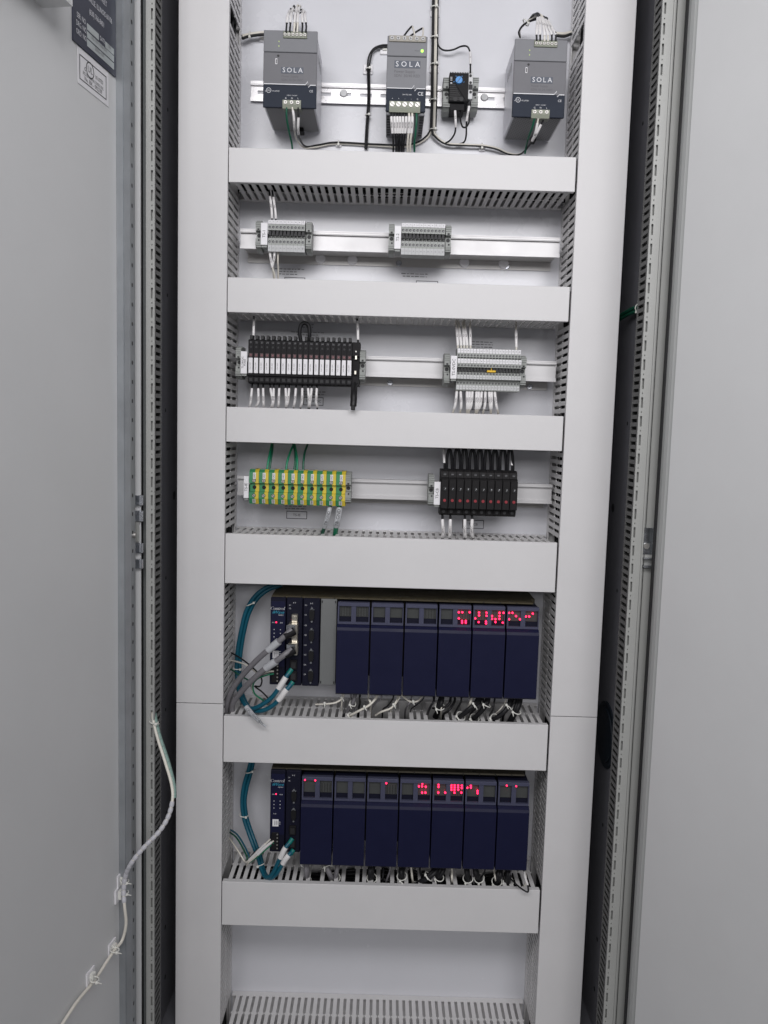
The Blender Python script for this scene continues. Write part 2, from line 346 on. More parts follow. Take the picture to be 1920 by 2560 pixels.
# nameplate
uA, zA = duz(179, 98); uB, zB = duz(286, 196); zb = (zA+zB)/2; u0, u1 = uB, uA; wN = u1-u0; RIGHT = -DU
np_ = thing('nameplate', 'navy metal maker nameplate with white address lettering on the left door', 'nameplate', DP(u0, zb))
m = MB(); dbox(m, u0, u1, zb, zb+0.20, 0.0006, 0.0022); m.build('plate', plate_m, np_)
def npos(fx, zz, o=0.0026): return DP(u1-fx*wN, zz, o)
def zof(vx, vy): return duz(60+vx*280/1659, vy*280/1659)[1]
b = MB()
def strip(fa, fb, z0, z1): dbox(b, u1-fb*wN, u1-fa*wN, z0, z1, 0.0023, 0.0026)
zs = [zof(908, 680), zof(908, 560), zof(908, 440)]; hh = (zs[1]-zs[0])*0.80
strip(0.30, 0.94, zs[0], zs[0]+hh*1.05); strip(0.30, 0.94, zs[1], zs[1]+hh); strip(0.30, 0.57, zs[2], zs[2]+hh); strip(0.73, 0.94, zs[2]-0.001, zs[2]+hh-0.001)
b.build('data_field', plate_sil_m, np_)
t = MB()
for s_, fx, zz, sz in (('ORD. NO.', 0.17, zs[0]+0.006, 0.0085), ('DRG. NO.', 0.17, zs[1]+0.006, 0.0085), ('SER. NO.', 0.17, zs[2]+0.006, 0.0085), ('DATE', 0.65, zs[2]+0.004, 0.0075),
                      ('(630) 766-8401', 0.52, zs[2]+0.023, 0.0090), ('BENSENVILLE, ILLINOIS 60106', 0.52, zs[2]+0.037, 0.0090), ('244 WILLIAM STREET', 0.50, zs[2]+0.051, 0.0090), ('CONTROLS', 0.62, zs[2]+0.071, 0.012)):
    t.text(s_, sz, npos(fx, zz, 0.0029), RIGHT, (0, 0, 1), sx=0.66)
dbox(t, u0+0.04*wN, u1-0.40*wN, zs[2]+0.078, zs[2]+0.0787, 0.0026, 0.0029)
t.build('lettering', wht_ink_m, np_)
t = MB()
for s_, fx, zz in (('2005-107', 0.58, zs[0]+0.005), ('05-107-100-E01', 0.58, zs[1]+0.005), ('05', 0.83, zs[2]+0.004)): t.text(s_, 0.006, npos(fx, zz, 0.0029), RIGHT, (0, 0, 1))
t.build('stamped_text', grey_ink_m, np_)
# listing sticker
uA, zA = duz(197, 196); uB, zB = duz(264, 251); zt = (duz(198, 134)[1]+duz(264.6, 194)[1])/2; zb = (zA+zB)/2; u0, u1 = uB, uA; wN = u1-u0; hN = zt-zb
st = thing('listing_sticker', 'white sticker with black border and listing mark below the nameplate', 'sticker', DP(u0, zb))
m = MB(); dbox(m, u0-0.006, u1+0.004, zb-0.006, zt+0.007, 0.0004, 0.0009); m.build('sheet', white_m, st)
m = MB(); w = 0.0011
dbox(m, u0, u1, zb, zb+w, 0.0010, 0.0012); dbox(m, u0, u1, zt-w, zt, 0.0010, 0.0012); dbox(m, u0, u0+w, zb+w, zt-w, 0.0010, 0.0012); dbox(m, u1-w, u1, zb+w, zt-w, 0.0010, 0.0012)
cU = DP(u1-0.38*wN, zb+0.68*hN, 0.0012); m.ring(cU, DN, 0.0082, 0.0096, 24)
m.text('UL', 0.0100, cU, RIGHT, (0, 0, 1)); m.text('c', 0.009, DP(u1-0.20*wN, zb+0.60*hN, 0.0012), RIGHT, (0, 0, 1)); m.text('US LISTED', 0.0062, DP(u1-0.72*wN, zb+0.60*hN, 0.0012), RIGHT, (0, 0, 1), sx=0.7)
m.text('ENCLOSED INDUSTRIAL CONTROL PANEL', 0.0052, DP(u1-0.50*wN, zb+0.36*hN, 0.0012), RIGHT, (0, 0, 1), sx=0.58*wN/0.075); m.text('No. BX - 092239', 0.0068, DP(u1-0.50*wN, zb+0.17*hN, 0.0012), RIGHT, (0, 0, 1), sx=0.9)
m.build('print', ink_m, st)

# ------------------------------------------------------------------ right door face
rd = thing('cabinet_door', 'plain grey cabinet door standing open along the right edge of the photo', 'door', (0.644, -0.13, 0))
RA = math.radians(22); RU = Vector((math.sin(RA), -math.cos(RA), 0)); RN = Vector((-math.cos(RA), -math.sin(RA), 0)); RH = Vector((X(1692, -.17), -.17, 0))
def rp(u, o, z): return RH+RU*u+RN*o+Vector((0, 0, z))
m = MB(); vs = [rp(u, o, z) for u in (0.0, 0.6) for o in (-0.022, 0.0) for z in (0, 2.15)]
m.add(vs, [(0, 1, 3, 2), (4, 6, 7, 5), (0, 4, 5, 1), (2, 3, 7, 6), (0, 2, 6, 4), (1, 5, 7, 3)]); m.build('door_panel', paint_m, rd)
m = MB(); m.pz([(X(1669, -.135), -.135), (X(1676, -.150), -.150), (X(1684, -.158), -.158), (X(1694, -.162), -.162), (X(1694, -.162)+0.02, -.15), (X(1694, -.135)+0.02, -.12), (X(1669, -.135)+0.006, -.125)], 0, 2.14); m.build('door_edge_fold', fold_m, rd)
MB().box(X(1667, -.137), X(1669.8, -.137), -0.1372, -0.128, 0, 2.1).build('rubber_seal', hole_m, rd)  # dark strip standing in for the shaded gap between ledge and door

# ================================================================== wiring ducts
PITCH = 0.01167; FW = 0.0033; YL = 0.006; YR = 0.104
out = [(-FW, YL), (FW, YL), (FW, 0.0575), (FW+0.0019, 0.0590), (FW+0.0019, 0.0615), (FW, 0.0630), (FW, YR), (-FW, YR), (-FW, 0.0630), (-FW-0.0019, 0.0615), (-FW-0.0019, 0.0590), (-FW, 0.0575)]
fing_h = MB().prism(out, lambda p, a: (p[0], p[1], a), 0, 0.0016).mesh('finger', finger_m)
fing_v = MB().prism(out, lambda p, a: (a, p[1], p[0]), 0, 0.0016).mesh('finger', finger_m)
def comb(mb, side, c0, n, z=None, x=None):
    for i in range(n):
        c = c0+i*PITCH
        if z is not None: mb.box(c-FW, c+FW, YL, YR, z, z+0.0016)
        else: mb.box(x, x+0.0016, YL, YR, c-FW, c+FW)
HD = [(1.6842, 1.6338, 'b'), (1.4937, 1.4415, 'b'), (1.2977, 1.2437, 'b'), (1.1000, 1.0207, 't'), (0.8044, 0.7278, 't'), (0.5244, 0.4492, 't'), (0.2520, 0.1720, 't')]
HN = ['topmost horizontal wiring duct, below the three power supplies', 'horizontal wiring duct below the TS-1 and TS-2 terminals', 'horizontal wiring duct above the green and yellow terminals',
      'wide horizontal wiring duct above the upper controller rack', 'horizontal wiring duct below the upper controller rack', 'horizontal wiring duct below the lower controller rack', 'lowest wiring duct at the bottom edge, without its cover in view']
MISSING = {4: (20, 21, 24, 28, 29, 33, 34, 38, 39), 5: (12, 14, 17, 22, 26, 28, 30, 33, 35, 37, 38)}
for i, (zt, zb, side) in enumerate(HD):
    d = thing('wiring_duct', 'pale grey '+HN[i], 'wiring duct', (0, 0, zb), 'wiring ducts')
    x0, x1 = 0.0006, W-0.0024
    m = MB()
    m.cbox(x0, x1, 0.0, 0.0022, zb, zt, 0.0006); m.box(x0+.0006, x1-.0006, 0.0022, 0.010, zt-0.0018, zt-0.0002); m.box(x0+.0006, x1-.0006, 0.0022, 0.010, zb+0.0002, zb+0.0018)
    m.build('cover', duct_m, d)
    m = MB(); m.box(0.0002, W-0.0002, 0.1125, 0.1155, zb+0.0038, zt-0.0038); m.box(0.0002, W-0.0002, YR, 0.1155, zt-0.0036, zt-0.0020); m.box(0.0002, W-0.0002, YR, 0.1155, zb+0.0020, zb+0.0036); m.build('base', finger_m, d)
    n = 44; c0 = (W-(n-1)*PITCH)/2
    zf = zt-0.0036 if side == 't' else zb+0.0020
    for k in range(n):
        if k in MISSING.get(i, ()): continue
        inst('finger', fing_h, d, (c0+k*PITCH, 0, zf-zb))
    m = MB(); comb(m, None, c0, n, z=(zb+0.0020 if side == 't' else zt-0.0036)); m.build('slotted_wall', finger_m, d)
BROKEN = {0: (1.868, 1.895), 1: (1.862, 1.885)}
for s_, (xa, xb, xi, jz) in enumerate(((-0.0755, -0.0006, -0.0022, 0.824), (W+0.0006, W+0.0753, W+0.0006, 0.819))):
    d = thing('wiring_duct', 'tall vertical wiring duct along the %s side of the panel' % ('left', 'right')[s_], 'wiring duct', ((xa+xb)/2, 0, 0.06), 'wiring ducts')
    for za, zb in ((0.06, jz-0.0005), (jz+0.0005, 2.03)):
        m = MB(); m.cbox(xa, xb, 0.0, 0.0022, za, zb, 0.0006); m.box(xa+.0004, xa+.002, 0.0022, 0.010, za, zb); m.box(xb-.002, xb-.0004, 0.0022, 0.010, za, zb)
        m.build('cover', duct_m, d)
    m = MB(); m.box(xa+0.004, xb-0.004, 0.1125, 0.1155, 0.06, 2.03); m.box(xa+0.002, xa+0.0036, YR, 0.1155, 0.06, 2.03); m.box(xb-0.0036, xb-0.002, YR, 0.1155, 0.06, 2.03); m.build('base', finger_m, d)
    m = MB(); comb(m, None, 0.07, 167, x=(xa+0.002 if s_ == 0 else xb-0.0036)); m.build('slotted_wall', finger_m, d)
    fx = (xb-0.0036) if s_ == 0 else (xa+0.0020)
    for k in range(167):
        z = 0.07+k*PITCH
        if any(zb+0.004 < z < zt-0.002 for zt, zb, _ in HD): continue
        if BROKEN[s_][0] < z < BROKEN[s_][1]: continue
        inst('finger', fing_v, d, (fx-d['_o'][0], 0, z-0.06))

# ------------------------------------------------------------------ wires
def spline(pts, k=7):
    P = [Vector(p) for p in pts]
    if len(P) < 3: return [P[0].lerp(P[1], i/6) for i in range(7)]
    o = []
    for i in range(len(P)-1):
        a = P[i-1] if i else P[0]*2-P[1]; b = P[i]; c = P[i+1]; d = P[i+2] if i+2 < len(P) else P[-1]*2-P[-2]
        for j in range(k):
            t = j/k; o.append(0.5*((2*b)+(c-a)*t+(2*a-5*b+4*c-d)*t*t+(3*b-a-3*c+d)*t**3))
    return o+[P[-1]]
def cut(sp, a, b):
    L = [0]
    for i in range(1, len(sp)): L.append(L[-1]+(sp[i]-sp[i-1]).length)
    T = L[-1]
    def P(f):
        x = f*T
        for i in range(1, len(sp)):
            if L[i] >= x: return sp[i-1].lerp(sp[i], (x-L[i-1])/max(1e-9, L[i]-L[i-1]))
        return sp[-1]
    return [P(a+(b-a)*j/8) for j in range(9)]
def wire(label, pts, r, m, sleeves=(), group=None, name='wire', cat='wire', text='', n=8, smat=None):
    sp = spline(pts); o = MB().tube(sp, r, n).build(name, m, None, sp[0]); tag(o, label, cat, group)
    for a, b in sleeves:
        q = cut(sp, a, b); MB().tube(q, r*1.25+0.0003, n).build('sleeve', smat or sleeve_m, o)
        if text:
            mid = q[4]; dr = (q[8]-q[0]).normalized(); toc = (CAM-mid).normalized(); dr = (dr-toc*dr.dot(toc)).normalized()
            if dr.z < 0: dr = -dr
            upv = toc.cross(dr); MB().text(text, min(r*2.1, (q[8]-q[0]).length/len(text)*1.55), mid+toc*(r*1.25+0.0007), dr, upv).build('print', ink_m, o)
    return o
def tie(label, c, axis, r, tail=None, group='cable ties', w=0.0009):
    """nylon tie: loop round the bundle at c, square head and cut tail"""
    c = Vector(c); a = Vector(axis).normalized(); t = (CAM-c).normalized(); u = (t-a*t.dot(a)).normalized(); v = a.cross(u)
    m = MB(); pts = [c+(u*math.cos(2*math.pi*i/14)+v*math.sin(2*math.pi*i/14))*r for i in range(15)]; m.tube(pts, w, 6)
    o = m.build('cable_tie', tie_m, None, c); tag(o, label, 'cable tie', group)
    hp = c+u*r+v*r*0.55; h = MB(); s = 0.0018; h.cbox(hp.x-s, hp.x+s, hp.y-s*1.2, hp.y+s*0.8, hp.z-s, hp.z+s, 0.0006)
    h.build('tie_head', tie_m, o)
    if tail is not None: MB().tube([hp, hp+Vector(tail)*0.5, hp+Vector(tail)], [w, w*0.9, w*0.6], 6).build('tie_tail', tie_m, o)
    return o

# dark bundles that lie inside the ducts and show through the slots
for nm, pa, pb, axis in (('in the left vertical duct', (-0.04, 0.06, 0.06), (-0.04, 0.06, 2.0), 'z'), ('in the right vertical duct', (W+0.038, 0.06, 0.06), (W+0.038, 0.06, 2.0), 'z'),
                         ('in the topmost horizontal duct', (0.0, 0.05, 1.656), (W, 0.05, 1.656), 'x'), ('in the duct under the upper controller rack', (0.0, 0.05, 0.762), (W, 0.05, 0.762), 'x'), ('in the duct under the lower controller rack', (0.0, 0.05, 0.484), (W, 0.05, 0.484), 'x')):
    m = MB(); pa = Vector(pa); pb = Vector(pb); rr = random.Random(nm)
    for k in range(34 if axis == 'z' else 24):
        ph = rr.uniform(0, 6); R_ = 0.028 if axis == 'z' else 0.016; pts = []
        oa, ob = rr.uniform(-R_, R_), rr.uniform(-0.042, 0.040)
        for j in range(15):
            p = pa.lerp(pb, j/14); e = math.sin(ph+j*0.9)*0.005
            p += Vector((oa+e, ob+e, 0)) if axis == 'z' else Vector((0, ob+e, oa+e)); pts.append(p)
        m.tube(pts, rr.uniform(0.0018, 0.0045), 6)
    tag(m.build('wire_bundle', wblack_m), 'dark wires glimpsed through the slots '+nm, 'wire bundle', 'bundles inside the ducts')

# ================================================================== DIN rails
def flat_rail():
    z0, z1 = 1.7922, 1.8235; x0, x1 = 0.0140, 0.5160; Yf = 0.1085; m = MB(); zc = (z0+z1)/2
    m.box(x0, x1, Yf, Yf+0.001, z1-0.0048, z1); m.box(x0, x1, Yf, Yf+0.001, z0, z0+0.0048)
    m.box(x0, x1, Yf+0.001, D-0.0012, z1-0.0062, z1-0.0050); m.box(x0, x1, Yf+0.001, D-0.0012, z0+0.0050, z0+0.0062)
    sh = 0.0026; m.box(x0, x1, D-0.0024, D-0.0012, zc+sh, z1-0.0062); m.box(x0, x1, D-0.0024, D-0.0012, z0+0.0062, zc-sh)
    p = 0.0332; a = x0
    xs = [0.0345+k*p for k in range(16)]
    for xc in xs:
        m.box(a, xc-0.0095, D-0.0024, D-0.0012, zc-sh, zc+sh); a = xc+0.0095
        if a > x1-0.02: break
    m.box(a, x1, D-0.0024, D-0.0012, zc-sh, zc+sh)
    o = m.build('din_rail', railw_m, None, (x0, D, z0)); tag(o, 'slotted white mounting rail carrying the power supplies', 'mounting rail', 'mounting rails')
    s = MB()
    for xc in (0.1643, 0.3925):
        k = MB(); k.cyl((xc, D-0.0026, 1.8096), (0, -0.0025, 0), 0.0062, 20, 0, 0.0050); k.build('mounting_screw', off_m, o)
flat_rail()
def tall_rail(z0, z1, x0, x1, label, discs, screws):
    Yf = 0.062; m = MB(); f = 0.0052
    m.box(x0, x1, Yf, Yf+0.0012, z1-f+0.001, z1); m.box(x0, x1, Yf, Yf+0.0012, z0, z0+f-0.001)
    m.box(x0, x1, Yf-0.0006, Yf+0.003, z1-0.0012, z1+0.0004); m.box(x0, x1, Yf-0.0006, Yf+0.003, z0-0.0004, z0+0.0012)
    m.box(x0, x1, Yf+0.0012, Yf+0.006, z1-f, z1-f+0.0010); m.box(x0, x1, Yf+0.0012, Yf+0.006, z0+f-0.0010, z0+f)
    m.box(x0, x1, Yf+0.006, Yf+0.0072, z0+f-0.001, z1-f+0.001)
    o = m.build('din_rail', alu_m, None, (x0, Yf, z0)); tag(o, label, 'mounting rail', 'mounting rails')
    k = MB(); xa, xb = x0+0.004, x1-0.004
    k.box(xa, xb, Yf+0.0075, D-0.0015, z0+0.002, z0+0.0034); k.box(xa, xb, Yf+0.0075, D-0.0015, z1-0.0034, z1-0.002); k.box(xa, xb, D-0.0028, D-0.0002, z0-0.012, z0+0.0018)
    k.build('standoff', alu2_m, o)
    for xc in discs:
        k = MB(); k.cyl((xc, D-0.0029, z0-0.003), (0, -0.004, 0), 0.0085, 18, 0, 0.0075); k.build('spacer_disc', white_m, o)  # plain white discs on the standoff flange, just under the rail lip
    for xc in screws:
        k = MB(); k.cyl((xc, D-0.0029, z0-0.0065), (0, -0.0022, 0), 0.0052, 16, 0, 0.0042); k.box(xc-0.003, xc+0.003, D-0.0054, D-0.0050, z0-0.0069, z0-0.0061); k.box(xc-0.0004, xc+0.0004, D-0.00541, D-0.00501, z0-0.0095, z0-0.0035); k.build('screw', zinc_m, o)
tall_rail(1.5500, 1.5797, 0.008, 0.5167, 'raised aluminium rail carrying the TS-1 and TS-2 terminals', (0.132, 0.185, 0.370, 0.435), (0.262, 0.440))
tall_rail(1.3542, 1.3860, 0.008, 0.5205, 'raised aluminium rail carrying the fuse holders and TS-0VDC terminals', (), (0.253, 0.487))
tall_rail(1.1562, 1.1872, 0.0075, 0.5235, 'raised aluminium rail carrying the ground terminals and breakers', (), ())

# ================================================================== power supplies
def screw_head(mb, x, y, z, r, cross=True, mi=0, mk=1):
    mb.cyl((x, y, z), (0, -0.0012, 0), r, 14, mi, r*0.9)
    mb.box(x-r*0.65, x+r*0.65, y-0.00135, y-0.0011, z-r*0.13, z+r*0.13, mk)
    if cross: mb.box(x-r*0.13, x+r*0.13, y-0.00136, y-0.0011, z-r*0.65, z+r*0.65, mk)
def psu_big(x0, x1, label, zt, zb, ledx):
    t = thing('power_supply', label, 'power supply', (x0, 0.1, zb), 'power supplies on the top rail'); w = x1-x0; Y = 0.004; zl = zt-0.031; zd = zb+0.0327
    m = MB(); m.cbox(x0+0.0012, x1-0.0012, Y+0.004, 0.1075, zb+0.0012, zt-0.0012, 0.001); m.build('body', psu_side_m, t)
    m = MB(); m.box(x0+0.004, x1-0.004, Y+0.006, 0.104, zb+0.0004, zb+0.0010); m.build('vent_grille', perf_m, t)
    for xs in (x0+0.0008, x1-0.0010):
        for k in range(4): MB().box(xs, xs+0.0002, 0.040+k*0.012, 0.0415+k*0.012, zb+0.078, zb+0.092).build('side_slot', hole_m, t)
    m = MB(); m.cbox(x0, x1, Y, Y+0.0038, zl+0.0004, zt, 0.0007); m.build('front_cap', psu_top_m, t)
    m = MB(); m.cbox(x0, x1, Y, Y+0.0038, zd, zl-0.0004, 0.0006); m.build('front_panel', psu_m, t)
    m = MB(); m.cbox(x0, x1, Y+0.0003, Y+0.0038, zb, zd-0.0002, 0.0007); m.build('lower_panel', psu_dark_m, t)
    zx = x0+0.79*w; g = 0.0012   # white zigzag seam
    m = MB(); pts = [(x0+0.001, zd), (zx, zd), (zx+0.0035, zd+0.0045), (zx+0.0045, zd-0.0035), (zx+0.0075, zd-0.0004), (x1-0.001, zd-0.0004)]
    for a, b in zip(pts, pts[1:]):
        m.add([(a[0], Y-0.0003, a[1]), (b[0], Y-0.0003, b[1]), (b[0], Y-0.0003, b[1]+g), (a[0], Y-0.0003, a[1]+g)], [(0, 1, 2, 3)])
    m.build('seam_line', wht_ink_m, t)
    tx0 = x0+0.365*w; tx1 = x0+0.805*w; zc = zt-0.0068
    b = MB(); b.cbox(tx0, tx1, Y-0.0022, Y+0.018, zc-0.0045, zc+0.0050, 0.0006); tb = b.build('output_terminal', olive_m, t)
    for k in range(6):
        s = MB(); screw_head(s, tx0+(k+0.5)*(tx1-tx0)/6, Y-0.0023, zc, 0.0024); s.build('screw', [screw_m, hole_m], tb)
    bx0 = x0+0.37*w; bx1 = x0+0.715*w; zc = zb+0.0055
    b = MB(); b.px([(Y-0.0022, zc+0.0048), (Y-0.0022, zc-0.0018), (Y-0.0005, zc-0.0072), (Y+0.012, zc-0.0072), (Y+0.012, zc+0.0048)], bx0, bx1); tb = b.build('input_terminal', olive_m, t)
    for k in range(3):
        s = MB(); screw_head(s, bx0+(k+0.5)*(bx1-bx0)/3, Y-0.0023, zc+0.0012, 0.0028); s.build('screw', [screw_m, hole_m], tb)
    for zz in (zl+0.015, zl+0.0085): MB().cyl((x0+0.285*w, Y, zz), (0, -0.0006, 0), 0.0009, 10).build('status_lamp', ledg_dim_m, t)
    h = MB(); h.cyl((x0+0.275*w, Y-0.0001, zl-0.0052), (0, -0.0003, 0), 0.0017, 12); h.box(x0+0.232*w, x0+0.250*w, Y-0.0006, Y-0.0003, zl-0.0160, zl-0.0105); h.build('adjuster', hole_m, t)
    h = MB(); h.frame(x0+0.222*w, x0+0.258*w, zl-0.0172, zl-0.0092, 0.0008, Y-0.0002); h.build('switch_frame', white_m, t)
    bz = zd+0.0205; b = MB(); b.box(x0+0.33*w, x0+0.75*w, Y-0.0004, Y-0.0001, bz-0.0046, bz+0.0046); b.build('brand_patch', slate_m, t)
    a = MB()
    for k, ch in enumerate('SOLA'): a.text(ch, 0.0098, (x0+(0.385+k*0.103)*w, Y-0.0006, bz))
    a.text('CE', 0.0046, (x0+0.90*w, Y-0.0002, zd-0.0085)); cxx = x0+0.105*w; a.ring((cxx, Y-0.0002, zd-0.0085), (0, -1, 0), 0.0031, 0.0037, 20); a.text('UL', 0.0038, (cxx, Y-0.0002, zd-0.0085)); a.text('c', 0.0036, (cxx-0.0048, Y-0.0002, zd-0.0095)); a.text('US LISTED', 0.0026, (cxx+0.0105, Y-0.0002, zd-0.0095))
    for k, ch in enumerate(('G', 'N', 'L')): a.text(ch, 0.0034, (bx0+(k+0.5)*(bx1-bx0)/3, Y-0.0002, zb+0.0135))
    a.text('INPUT  115/230V', 0.0021, ((bx0+bx1)/2, Y-0.0002, zb+0.0175))
    a.build('white_lettering', wht_ink_m, t)
    a = MB(); a.text('Power Supply', 0.0046, (x0+0.34*w, Y-0.0002, bz-0.0085), align='LEFT'); a.text('SDN 10-24-100C', 0.0046, (x0+0.34*w, Y-0.0002, bz-0.0138), align='LEFT'); a.build('dim_lettering', dim_ink_m, t)
    c = MB(); c.cbox(x0+0.57*w, x0+0.66*w, 0.085, 0.105, zb-0.006, zb+0.0006, 0.001); c.build('rail_foot', black_m, t)
    return t
psu_big(0.0502, 0.1301, 'large grey and navy power supply at the left end of the top rail', 1.8548, 1.7450, 0)
psu_big(0.4236, 0.5019, 'large grey and navy power supply at the right end of the top rail', 1.8525, 1.7415, 0)
def psu_small():
    x0, x1, zt, zb = 0.2341, 0.2936, 1.8518, 1.7443; w = x1-x0; Y = 0.004; zl = zt-0.029; zd = zb+0.0326
    t = thing('power_supply', 'narrow grey and navy power supply in the middle of the top rail', 'power supply', (x0, 0.1, zb), 'power supplies on the top rail')
    m = MB(); m.cbox(x0+0.0008, x1-0.0008, Y+0.004, 0.1075, zb-0.004, zt-0.0012, 0.001); m.build('body', psu_top_m, t)
    for xs in (x0+0.002, x1-0.0075):
        for k in range(8): MB().box(xs, xs+0.0055, 0.012+k*0.011, 0.018+k*0.011, zb-0.0046, zb-0.0042).build('vent_slot', hole_m, t)
    m = MB(); m.cbox(x0, x1, Y, Y+0.0038, zl+0.0004, zt, 0.0007); m.build('front_cap', psu_top_m, t)
    m = MB(); m.cbox(x0, x1, Y, Y+0.0038, zd, zl-0.0004, 0.0006); m.build('front_panel', psu_top_m, t)
    m = MB(); m.cbox(x0, x1, Y+0.0003, Y+0.0038, zb, zd-0.0002, 0.0007); m.build('lower_panel', psu_dark_m, t)
    zx = x0+0.65*w; g = 0.0011; m = MB(); pts = [(x0+0.001, zd), (zx, zd), (zx+0.003, zd+0.0045), (zx+0.004, zd-0.0035), (zx+0.0068, zd), (x1-0.001, zd)]
    for a, b in zip(pts, pts[1:]): m.add([(a[0], Y-0.0003, a[1]), (b[0], Y-0.0003, b[1]), (b[0], Y-0.0003, b[1]+g), (a[0], Y-0.0003, a[1]+g)], [(0, 1, 2, 3)])
    m.build('seam_line', wht_ink_m, t)
    zc = zt-0.0045; b = MB(); b.cbox(x0+0.04*w, x0+0.96*w, Y-0.0024, Y+0.02, zc-0.0044, zc+0.0042, 0.0006); tb = b.build('output_terminal', beige_t_m, t)
    for k in range(6):
        s = MB(); screw_head(s, x0+(0.115+k*0.154)*w, Y-0.0025, zc, 0.0027); s.build('screw', [off_m, hole_m], tb)
    zc = zb+0.0085; b = MB(); b.px([(Y-0.0026, zc+0.0052), (Y-0.0026, zc-0.004), (Y-0.001, zc-0.0102), (Y+0.012, zc-0.0102), (Y+0.012, zc+0.0052)], x0+0.09*w, x0+0.87*w); tb = b.build('input_terminal', olive_m, t)
    for k in range(5):
        s = MB(); s.cyl((x0+(0.165+k*0.157)*w, Y-0.0027, zc+0.0005), (0, -0.0012, 0), 0.0036, 16); a = -0.7
        c = Vector((x0+(0.165+k*0.157)*w, Y-0.0040, zc+0.0005)); d = Vector((math.cos(a), 0, math.sin(a)))*0.0034; e = Vector((-math.sin(a), 0, math.cos(a)))*0.0004
        s.add([c-d-e, c+d-e, c+d+e, c-d+e], [(0, 1, 2, 3)], 1); s.build('screw', [screw_m, hole_m], tb)
    l = MB(); l.cyl((x0+0.875*w, Y, zl+0.0082), (0, -0.0012, 0), 0.0020, 12); l.build('status_lamp', ledg_m, t)
    bz = zd+0.0345; b = MB(); b.box(x0+0.19*w, x0+0.84*w, Y-0.0004, Y-0.0001, bz-0.0052, bz+0.0052); b.build('brand_patch', slate_m, t)
    a = MB()
    for k, ch in enumerate('SOLA'): a.text(ch, 0.0108, (x0+(0.26+k*0.170)*w, Y-0.0006, bz))
    a.text('CE', 0.0072, (x0+0.865*w, Y-0.0002, zd-0.007)); a.text('24V DC 3.8A', 0.0025, (x0+0.53*w, Y-0.0002, zd-0.0085))
    for k, ch in enumerate('++--G'): a.text(ch, 0.0032, (x0+(0.165+k*0.157)*w, Y-0.0002, zd-0.0145))
    a.build('white_lettering', wht_ink_m, t)
    a = MB(); a.text('Power Supply', 0.0056, (x0+0.19*w, Y-0.0002, bz-0.0102), align='LEFT'); a.text('SDN  30/40 RED', 0.0056, (x0+0.19*w, Y-0.0002, bz-0.0162), align='LEFT'); a.build('dim_lettering', dim_ink_m, t); a = MB(); a.text('Power', 0.0026, (x0+0.75*w, Y-0.0002, zl+0.0085)); a.build('lamp_caption', dim_ink_m, t)
psu_small()

# ================================================================== end clamps, tags, terminals
def clamp_parts(w, h, d):
    b = MB(); b.px([(0, h/2-0.006), (d*0.30, h/2), (d, h/2), (d, -h/2), (d*0.30, -h/2), (0, -h/2+0.006), (0, -0.006), (d*0.25, -0.0045), (d*0.25, 0.0045), (0, 0.006)], -w/2, w/2)
    R2 = []
    for s in (1, -1):
        r = MB(); R2.append(r)
        for k in range(4):
            zz = s*(h/2-0.0016-k*0.0030); r.box(-w/2-0.0002, w/2+0.0002, -0.0012+d*0.30*max(0, (1-k*0.9)), d*0.30, zz-0.0007, zz+0.0007)
    s = MB(); s.cyl((0, d*0.25+0.0002, 0.0), (0, -0.0006, 0), 0.0030, 12); s.cyl((0.0008, -0.0002, -0.0085), (0, -0.0004, 0), 0.0014, 10); s.box(-0.0016, 0.0016, -0.0004, 0.0, 0.0064, 0.0090)
    return b.mesh('body', tb2_m), R2[0].mesh('rib', tb2_m), R2[1].mesh('rib', tb2_m), s.mesh('clamp_screw', hole_m)
CL = clamp_parts(0.0085, 0.046, 0.036); CLB = clamp_parts(0.0085, 0.050, 0.042)
def clamp(x, y, z, label, P=CL):
    t = thing('end_clamp', label, 'end clamp', (x, y, z), 'end clamps on the rails')
    for n_, me in zip(('body', 'rib', 'rib', 'clamp_screw'), P): inst(n_, me, t)
def tagplate(x0, x1, z0, z1, y, lines, label, size=0.0062):
    t = thing('terminal_tag', label, 'tag', ((x0+x1)/2, y, z0), 'strip name tags')
    m = MB(); m.cbox(x0, x1, y, y+0.003, z0, z1, 0.0005); m.build('tag_face', white_m, t)
    m = MB(); m.box(x0+0.001, x1-0.001, y+0.003, 0.0615, z0-0.003, z0+0.020); m.build('holder', tb2_m, t)
    a = MB(); n = len(lines)
    for k, s in enumerate(lines): a.text(s, size, (x0+(k+1)*(x1-x0)/(n+1), y-0.0003, (z0+z1)/2), (0, 0, 1), (-1, 0, 0))
    a.build('lettering', ink_m, t)
